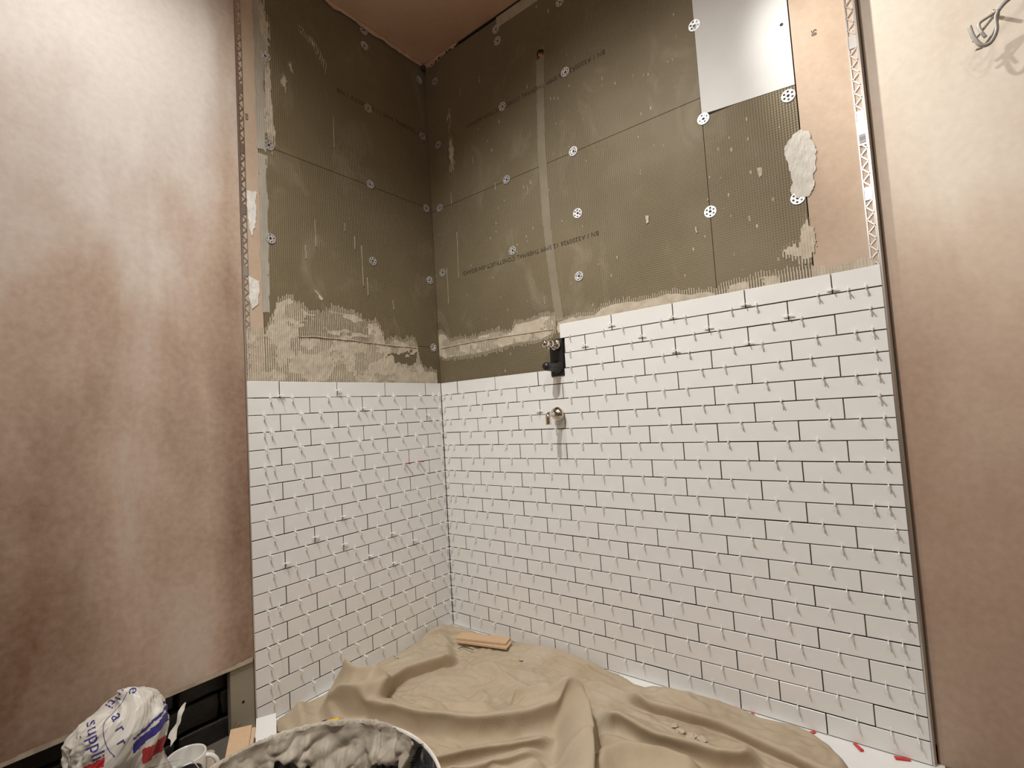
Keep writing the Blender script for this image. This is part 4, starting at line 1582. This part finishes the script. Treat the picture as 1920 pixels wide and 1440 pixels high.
def sheet_z(x, y):
    zs_ = [0.002]
    for dx_ in (-0.008, 0, 0.008):
        for dy_ in (-0.008, 0, 0.008):
            hit = SHEET_BVH.ray_cast(Vector((x + dx_, y + dy_, 1.0)), Vector((0, 0, -1)))[0]
            if hit is not None:
                zs_.append(hit.z + 0.0014)
    return max(zs_)


# ------------------------------------------------------------------ loose tiles and bits


def loose_tile(label, corner, dirL, dirW, flip, L=0.2062, W=0.0518, group=None):
    """corner = far left corner of top face; dirL length, dirW width"""
    dl = Vector(dirL).normalized()
    dw = Vector(dirW)
    dw = (dw - dl * dw.dot(dl)).normalized()
    n = dl.cross(dw)
    if n.z < 0:
        n = -n
    me = tile_mesh(L, W, 'tile_back')
    o = bpy.data.objects.new('loose_tile', me)
    link(o)
    c = Vector(corner) + dl * L / 2 + dw * W / 2
    # tile mesh: x length, y width, z outwards glaze at 0
    if flip:
        X_, Y_, Z_ = dl, (-n).cross(dl), -n
        off = -n * TW
    else:
        X_, Y_, Z_ = dl, n.cross(dl), n
        off = Vector((0, 0, 0))
    o.matrix_world = Matrix.Translation(c + off) @ Matrix((X_, Y_, Z_)).transposed().to_4x4()
    return tag(o, label, 'tile', group)


z0 = max(sheet_z(0.17 + 0.02 * i, -0.12 + 0.03 * j) for i in range(10) for j in range(3)) + 0.0005
loose_tile('tan-backed tile lying face down on the sheet, lower of the pair by the corner', (0.166, -0.148, z0 + TW), (0.204, 0.055, 0), (-0.06, 0.2, 0), True)
loose_tile('tan-backed tile lying face down on the sheet, upper of the pair by the corner', (0.155, -0.143, z0 + 2 * TW + 0.001), (0.204, 0.064, 0), (-0.06, 0.2, 0), True)
loose_tile('white tile leaning beside the bucket at the foot of the left tiles', (0.040, -0.836, 0.050), (0.86, -0.42, -0.19), (0.42, 0.86, 0.0), False)
loose_tile('tan-backed tile leaning at the foot of the corner board, upper of two', (0.042, -0.905, 0.056), (0.82, -0.50, -0.24), (0.40, 0.86, 0.0), True)
loose_tile('tan-backed tile leaning at the foot of the corner board, lower of two', (0.046, -0.897, 0.047), (0.82, -0.50, -0.24), (0.40, 0.86, 0.0), True)

crumbs = [(0.445, -0.115, 0.006), (0.30, -0.068, 0.007), (0.272, -0.058, 0.005), (0.08, -0.36, 0.007), (0.06, -0.352, 0.006), (1.04, -0.205, 0.010), (1.07, -0.215, 0.012), (1.10, -0.222, 0.010), (1.02, -0.195, 0.008)]
clab = ['crumb of dried adhesive on the sheet right of the stacked tiles', 'crumb of dried adhesive behind the stacked tiles, larger', 'crumb of dried adhesive behind the stacked tiles, smaller',
        'crumb of dried adhesive on the sheet by the left tiles, right of two', 'crumb of dried adhesive on the sheet by the left tiles, left of two'] + ['flat flake of dried adhesive on the right of the sheet, %s from left' % w_ for w_ in ('second', 'third', 'last', 'first')]
for i, (x, y, r) in enumerate(crumbs):
    bm = bmesh.new()
    bmesh.ops.create_icosphere(bm, subdivisions=2, radius=r)
    for v in bm.verts:
        v.co += mnoise.noise_vector(v.co * 200 + Vector((i * 5, 0, 0))) * r * 0.5
        v.co.z *= 0.45
        v.co.x *= 1.3
    o = obj('adhesive_crumb', bm, 'adhesive')
    o.location = (x, y, sheet_z(x, y) + r * 0.15)
    o.rotation_euler = (0, 0, i * 1.3)
    tag(o, clab[i], 'crumb', 'adhesive crumbs on the sheet')
wire = obj('wire_offcut', tube_bm(smooth_path([(0.0, 0.0, 0.002), (0.012, 0.012, 0.006), (0.035, 0.016, 0.006), (0.06, 0.02, 0.004)]), 0.0013, 6), 'screw', None, True)
wire.location = (0.196, -0.172, sheet_z(0.21, -0.165) + 0.001)
tag(wire, 'short dark wire offcut beside the stacked tan tiles', 'wire')

# yellow and black tape measure behind the bucket
tm = thing('tape_measure', 'yellow and black tape measure lying behind the bucket rim', 'tape measure', (0.283, -0.752, 0.040))
tm.rotation_euler = (0, 0, 0.93)
obj('case', box_bm((-0.022, -0.018, 0.0), (0.024, 0.018, 0.034), 0.007, 3), 'yellow', tm, True)
obj('grip_band', box_bm((-0.024, -0.0188, 0.004), (-0.006, 0.0188, 0.0352), 0.007, 3), 'black_plastic', tm, True)
obj('side_label', box_bm((0.0, -0.0192, 0.014), (0.014, -0.0178, 0.026), 0.003, 2), 'screw', tm, True)

# ------------------------------------------------------------------ bucket of adhesive
RIM_Z = 0.253
RR = 0.239
bk = thing('mixing_bucket', 'black mixing bucket crusted with wet adhesive in the foreground', 'bucket', BC)
prof_out = [(0.0001, 0.0), (0.185, 0.0), (0.190, 0.004), (RR - 0.006, RIM_Z - 0.02), (RR, RIM_Z - 0.018), (RR + 0.001, RIM_Z - 0.004)]
prof_in = [(RR - 0.004, RIM_Z - 0.004), (RR - 0.010, RIM_Z - 0.03), (0.182, 0.012), (0.0001, 0.012)]
obj('body', lathe_bm(prof_out + [(RR - 0.001, RIM_Z - 0.0005)] + prof_in, 72), 'bucket', bk, True)
obj('rim', lathe_bm([(RR - 0.0042, RIM_Z - 0.004), (RR - 0.003, RIM_Z + 0.0012), (RR, RIM_Z + 0.0015), (RR + 0.0016, RIM_Z - 0.001), (RR + 0.0012, RIM_Z - 0.006)], 96), 'bucket_rim', bk, True)
# adhesive stuck inside the far wall and on the rim
na, nz_ = 520, 110
A_, V_ = np.meshgrid(np.linspace(math.radians(60), math.radians(225), na), np.linspace(0, 1, nz_), indexing='ij')
deg = np.degrees(A_)
lowedge = 0.040 + 0.10 * (fbm(A_ * 5, A_ * 0 + 3, 12, 4) - 0.42) + 0.040 * np.exp(-((deg - 132) / 22) ** 2) + 0.05 * np.maximum(0, np.sin(A_ * 13 + 1)) ** 6
lowedge = np.maximum(lowedge, 0.010) * sstep(deg, 74, 98) * (1 - 0.55 * sstep(deg, 172, 200))
depth = V_ * 0.19
zz_ = RIM_Z + 0.003 - depth
thick = (0.006 + 0.024 * fbm(A_ * 5, V_ * 5 + 1, 44, 2) * np.exp(-((deg - 130) / 34) ** 2) + 0.020 * np.abs(fbm(A_ * 5 + 3 * V_, V_ * 6 - A_ * 3, 46, 2) - 0.5) + 0.0015 * fbm(A_ * 30, V_ * 24, 48, 2))
sag = 0.55 + 0.9 * np.exp(-((depth - lowedge * 0.7) / (0.03)) ** 2)
thick = thick * sag
gouge = np.maximum(0, np.sin(A_ * 34 + 10 * V_)) ** 3 * 0.010 * np.exp(-((deg - 104) / 10) ** 2)
thick = np.maximum(thick - gouge, 0.0015)
edge_t = 1 - sstep(depth, lowedge - 0.012, lowedge)
rad = np.interp(zz_, [0.012, RIM_Z - 0.03, RIM_Z - 0.004], [0.182, RR - 0.010, RR - 0.004]) - thick * edge_t + 0.0005
topz = np.where(V_ < 0.03, 0.004 * fbm(A_ * 30, A_ * 0, 50, 3), 0)
pos = np.stack([rad * np.cos(A_), rad * np.sin(A_), zz_ + topz + 0.005 * (fbm(A_ * 8, V_ * 4, 52, 2) - 0.5)], -1)
grid_object('adhesive_lump', A_, V_, depth < lowedge, pos, 'mortar', bk)
# smear over the rim
A_, V_ = np.meshgrid(np.linspace(math.radians(96), math.radians(206), 340), np.linspace(0, 1, 16), indexing='ij')
phi = V_ * PI
hh = 0.0045 + 0.005 * fbm(A_ * 30, V_ * 3, 61, 4)
hh = hh * (0.25 + 0.75 * sstep(np.degrees(A_), 96, 110) * (1 - sstep(np.degrees(A_), 185, 206)))
rad = RR - 0.0015 + np.cos(phi) * (hh + 0.001)
pos = np.stack([rad * np.cos(A_), rad * np.sin(A_), RIM_Z - 0.002 + np.sin(phi) * hh * 1.3 - 0.004 * (np.abs(np.cos(phi)))], -1)
grid_object('rim_smear', A_, V_, np.ones_like(A_, bool), pos, 'mortar', bk)

# ------------------------------------------------------------------ mug
mg = thing('mug', 'white china mug standing left of the bucket', 'mug', (0.116, -1.038, -0.003))
RM, HM = 0.043, 0.093
obj('bowl', lathe_bm([(0.0001, 0.0), (0.030, 0.0), (0.036, 0.004), (RM, 0.03), (RM, HM - 0.002), (RM - 0.001, HM), (RM - 0.0035, HM), (RM - 0.0045, HM - 0.003), (RM - 0.005, 0.02), (0.028, 0.008), (0.0001, 0.007)], 48), 'china', mg, True)
hd = Vector((0.55, 0.83, 0)).normalized()
pts = []
for i in range(15):
    a = -PI / 2 + PI * i / 14
    pts.append(hd * (RM - 0.003 + 0.028 * math.cos(a)) + Vector((0, 0, 0.052 + 0.030 * math.sin(a))))
obj('handle', tube_bm(pts, 0.0055, 10, None, 0.75), 'china', mg, True)

# dark pot and rubble
pot = tag(obj('black_pot', lathe_bm([(0.0001, 0.0), (0.028, 0.0), (0.030, 0.004), (0.030, 0.098), (0.029, 0.103), (0.024, 0.105), (0.0001, 0.105)], 36), 'black_plastic', None, True), 'black lidded pot in front of the white mug', 'pot')
pot.location = (0.206, -1.066, -0.003)
bm = bmesh.new()
bmesh.ops.create_icosphere(bm, subdivisions=4, radius=0.032)
for v in bm.verts:
    v.co += mnoise.noise_vector(v.co * 28) * 0.018
    v.co.z = max(v.co.z * 0.62, -0.020)
rb = tag(obj('rubble_lump', bm, 'rubble', None, True), 'pale lump of rubble between the mug and the tan tiles', 'rubble')
rb.location = (0.062, -0.985, 0.017)

# ------------------------------------------------------------------ crumpled plastic sack
BG = Vector((0.140, -1.178, -0.003))
sack = thing('plastic_sack', 'crumpled white plastic sack with blue lettering and red band', 'sack', BG)
nth, nph = 180, 130
TH, PH = np.meshgrid(np.linspace(0, 2 * PI, nth), np.linspace(0.0, 1.0, nph), indexing='ij')
# profile: PH 0 top ... 1 floor
zp = np.interp(PH, [0, 0.08, 0.18, 0.32, 0.48, 0.60, 0.70, 0.80, 1.0], [0.294, 0.290, 0.278, 0.245, 0.200, 0.165, 0.135, 0.09, 0.0])
rp = np.interp(PH, [0, 0.08, 0.18, 0.32, 0.48, 0.60, 0.70, 0.80, 1.0], [0.0005, 0.034, 0.060, 0.080, 0.085, 0.078, 0.082, 0.088, 0.088])
c1, s1 = np.cos(TH), np.sin(TH)
seam = fbm(c1 * 2.2 + 5, PH * 6 + s1 * 2.2, 71, 4)
cre = np.abs(fbm(c1 * 3 + 9, PH * 8 + s1 * 3, 73, 4) - 0.5)
rr_ = rp * (0.90 + 0.24 * (seam - 0.3)) + 0.030 * (0.12 - cre) * np.clip(rp / 0.05, 0, 1)
gather = np.exp(-((PH - 0.60) / 0.08) ** 2)
rr_ = rr_ * (1 - 0.10 * gather * np.maximum(0, np.sin(TH * 9 + 3 * seam)))
sx = np.array([rr_ * c1 * 1.02, rr_ * s1 * 1.12])
zz_ = zp + 0.014 * (seam - 0.5) + 0.02 * s1 * (1 - PH)
pos = np.stack([sx[0], sx[1], np.maximum(zz_, 0.0)], -1)
body = grid_object('sack_body', TH, PH, np.ones_like(TH, bool), pos, 'bag_white', sack)
body.data.materials.append(M['bag_red'])
body.data.materials.append(M['bag_blue'])
mi = []
toc = Vector((CAM.x - BG.x, CAM.y - BG.y))
ang_c = math.atan2(toc.y, toc.x)
for pl in body.data.polygons:
    c_ = pl.center
    a = (math.atan2(c_.y, c_.x) - ang_c + PI) % (2 * PI) - PI
    m_ = 0
    wv_ = 0.008 * mnoise.noise((c_.x * 25, c_.y * 25, c_.z * 25))
    # red band round the lower left and right side
    lowr = (0.196 if a < 0 else 0.172) + 0.012 * math.cos(a * 2) + wv_
    if lowr < c_.z < lowr + 0.022 + 0.010 * math.sin(a) and (a < -0.25 or a > 0.55):
        m_ = 1
    if 0.30 < a < 1.9:
        t = c_.z - (0.205 + 0.020 * math.sin((a - 0.3) * 1.5)) - wv_
        if 0.0 < t < 0.020 or 0.026 < t < 0.031:
            m_ = 2
    mi.append(m_)
body.data.polygons.foreach_set('material_index', mi)
bvh = BVHTree.FromPolygons([v.co.copy() for v in body.data.vertices], [tuple(p.vertices) for p in body.data.polygons])


def sack_text(s, width, center, roll, name='printed_lettering'):
    """lettering projected on the sack from the room side; center = (sideways, up) offset on the view of the sack"""
    me = text_mesh(s, width)
    bm = bmesh.new()
    bm.from_mesh(me)
    bmesh.ops.triangulate(bm, faces=bm.faces[:])
    bmesh.ops.subdivide_edges(bm, edges=[e for e in bm.edges if e.calc_length() > 0.006], cuts=2)
    n = (CAM - (BG + Vector((0, 0, 0.25)))).normalized()
    rgt = Vector((-n.y, n.x, 0)).normalized()
    upv = n.cross(rgt)
    cr_, sr_ = math.cos(roll), math.sin(roll)
    hgt = max(v.co.y for v in bm.verts)
    kill = []
    for v in bm.verts:
        x, y = v.co.x - width / 2, v.co.y - hgt / 2
        xx, yy = x * cr_ - y * sr_ + center[0], x * sr_ + y * cr_ + center[1]
        org = Vector((0, 0, 0.25)) + rgt * xx + upv * yy + n * 0.5
        hit, nrm, _, _ = bvh.ray_cast(org, -n)
        if hit is None:
            kill.append(v)
        else:
            v.co = hit + n * 0.0012
    bmesh.ops.delete(bm, geom=kill, context='VERTS')
    bpy.data.meshes.remove(me)
    obj(name, bm, 'bag_blue', sack)


n_view = (CAM - (BG + Vector((0, 0, 0.25)))).normalized()
sack_text('suppli', 0.076, (-0.036, -0.018), -1.42)
sack_text('ulti', 0.036, (-0.002, 0.048), -2.35)
sack_text('e', 0.012, (0.028, 0.052), -1.75)
sack_text('a', 0.012, (-0.002, 0.010), -1.25)
sack_text('r', 0.009, (0.004, -0.016), -1.2)
sack_text('r', 0.009, (0.006, -0.042), -1.2)
rg_ = Vector((-n_view.y, n_view.x, 0)).normalized()
up_ = n_view.cross(rg_)
ln_ = []
for p_ in smooth_path([(0.018, 0.052, 0), (0.008, 0.034, 0), (-0.009, 0.018, 0), (-0.021, 0.008, 0), (-0.023, -0.012, 0), (-0.017, -0.040, 0), (-0.005, -0.062, 0)], 10):
    hit, _, _, _ = bvh.ray_cast(Vector((0, 0, 0.25)) + rg_ * p_.x + up_ * p_.y + n_view * 0.5, -n_view)
    if hit is not None:
        ln_.append(hit + n_view * 0.0008)
obj('printed_line', tube_bm(ln_, 0.0006, 6), 'bag_blue', sack)
# torn plastic tag and carrier handle
bm = bmesh.new()
pts = [(0.060, 0.080, 0.185), (0.048, 0.098, 0.205), (0.042, 0.108, 0.225), (0.034, 0.120, 0.242)]
L_, R_ = [], []
for i, p in enumerate(pts):
    w = [0.013, 0.011, 0.008, 0.002][i]
    L_.append(bm.verts.new(Vector(p) + Vector((w, 0, -w * 0.4))))
    R_.append(bm.verts.new(Vector(p) - Vector((w, 0, -w * 0.4))))
for i in range(3):
    bm.faces.new((L_[i], L_[i + 1], R_[i + 1], R_[i]))
bmesh.ops.subdivide_edges(bm, edges=bm.edges[:], cuts=3, use_grid_fill=True)
for v in bm.verts:
    v.co += mnoise.noise_vector(v.co * 60) * 0.006
obj('torn_tag', bm, 'bag_white', sack, True)
bm = bmesh.new()
pts = smooth_path([(0.088, 0.020, 0.165), (0.108, 0.050, 0.172), (0.112, 0.090, 0.160), (0.120, 0.118, 0.128), (0.135, 0.125, 0.095), (0.135, 0.098, 0.07)], 8)
L_, R_ = [], []
for i, p in enumerate(pts):
    w = 0.011 + 0.004 * math.sin(i * 0.5)
    s_ = Vector((0.75, -0.4, 0.55)).normalized() * w
    L_.append(bm.verts.new(p + s_))
    R_.append(bm.verts.new(p - s_))
for i in range(len(pts) - 1):
    bm.faces.new((L_[i], L_[i + 1], R_[i + 1], R_[i]))
for v in bm.verts:
    v.co += mnoise.noise_vector(v.co * 40) * 0.004
obj('carrier_handle', bm, 'bag_white', sack, True)
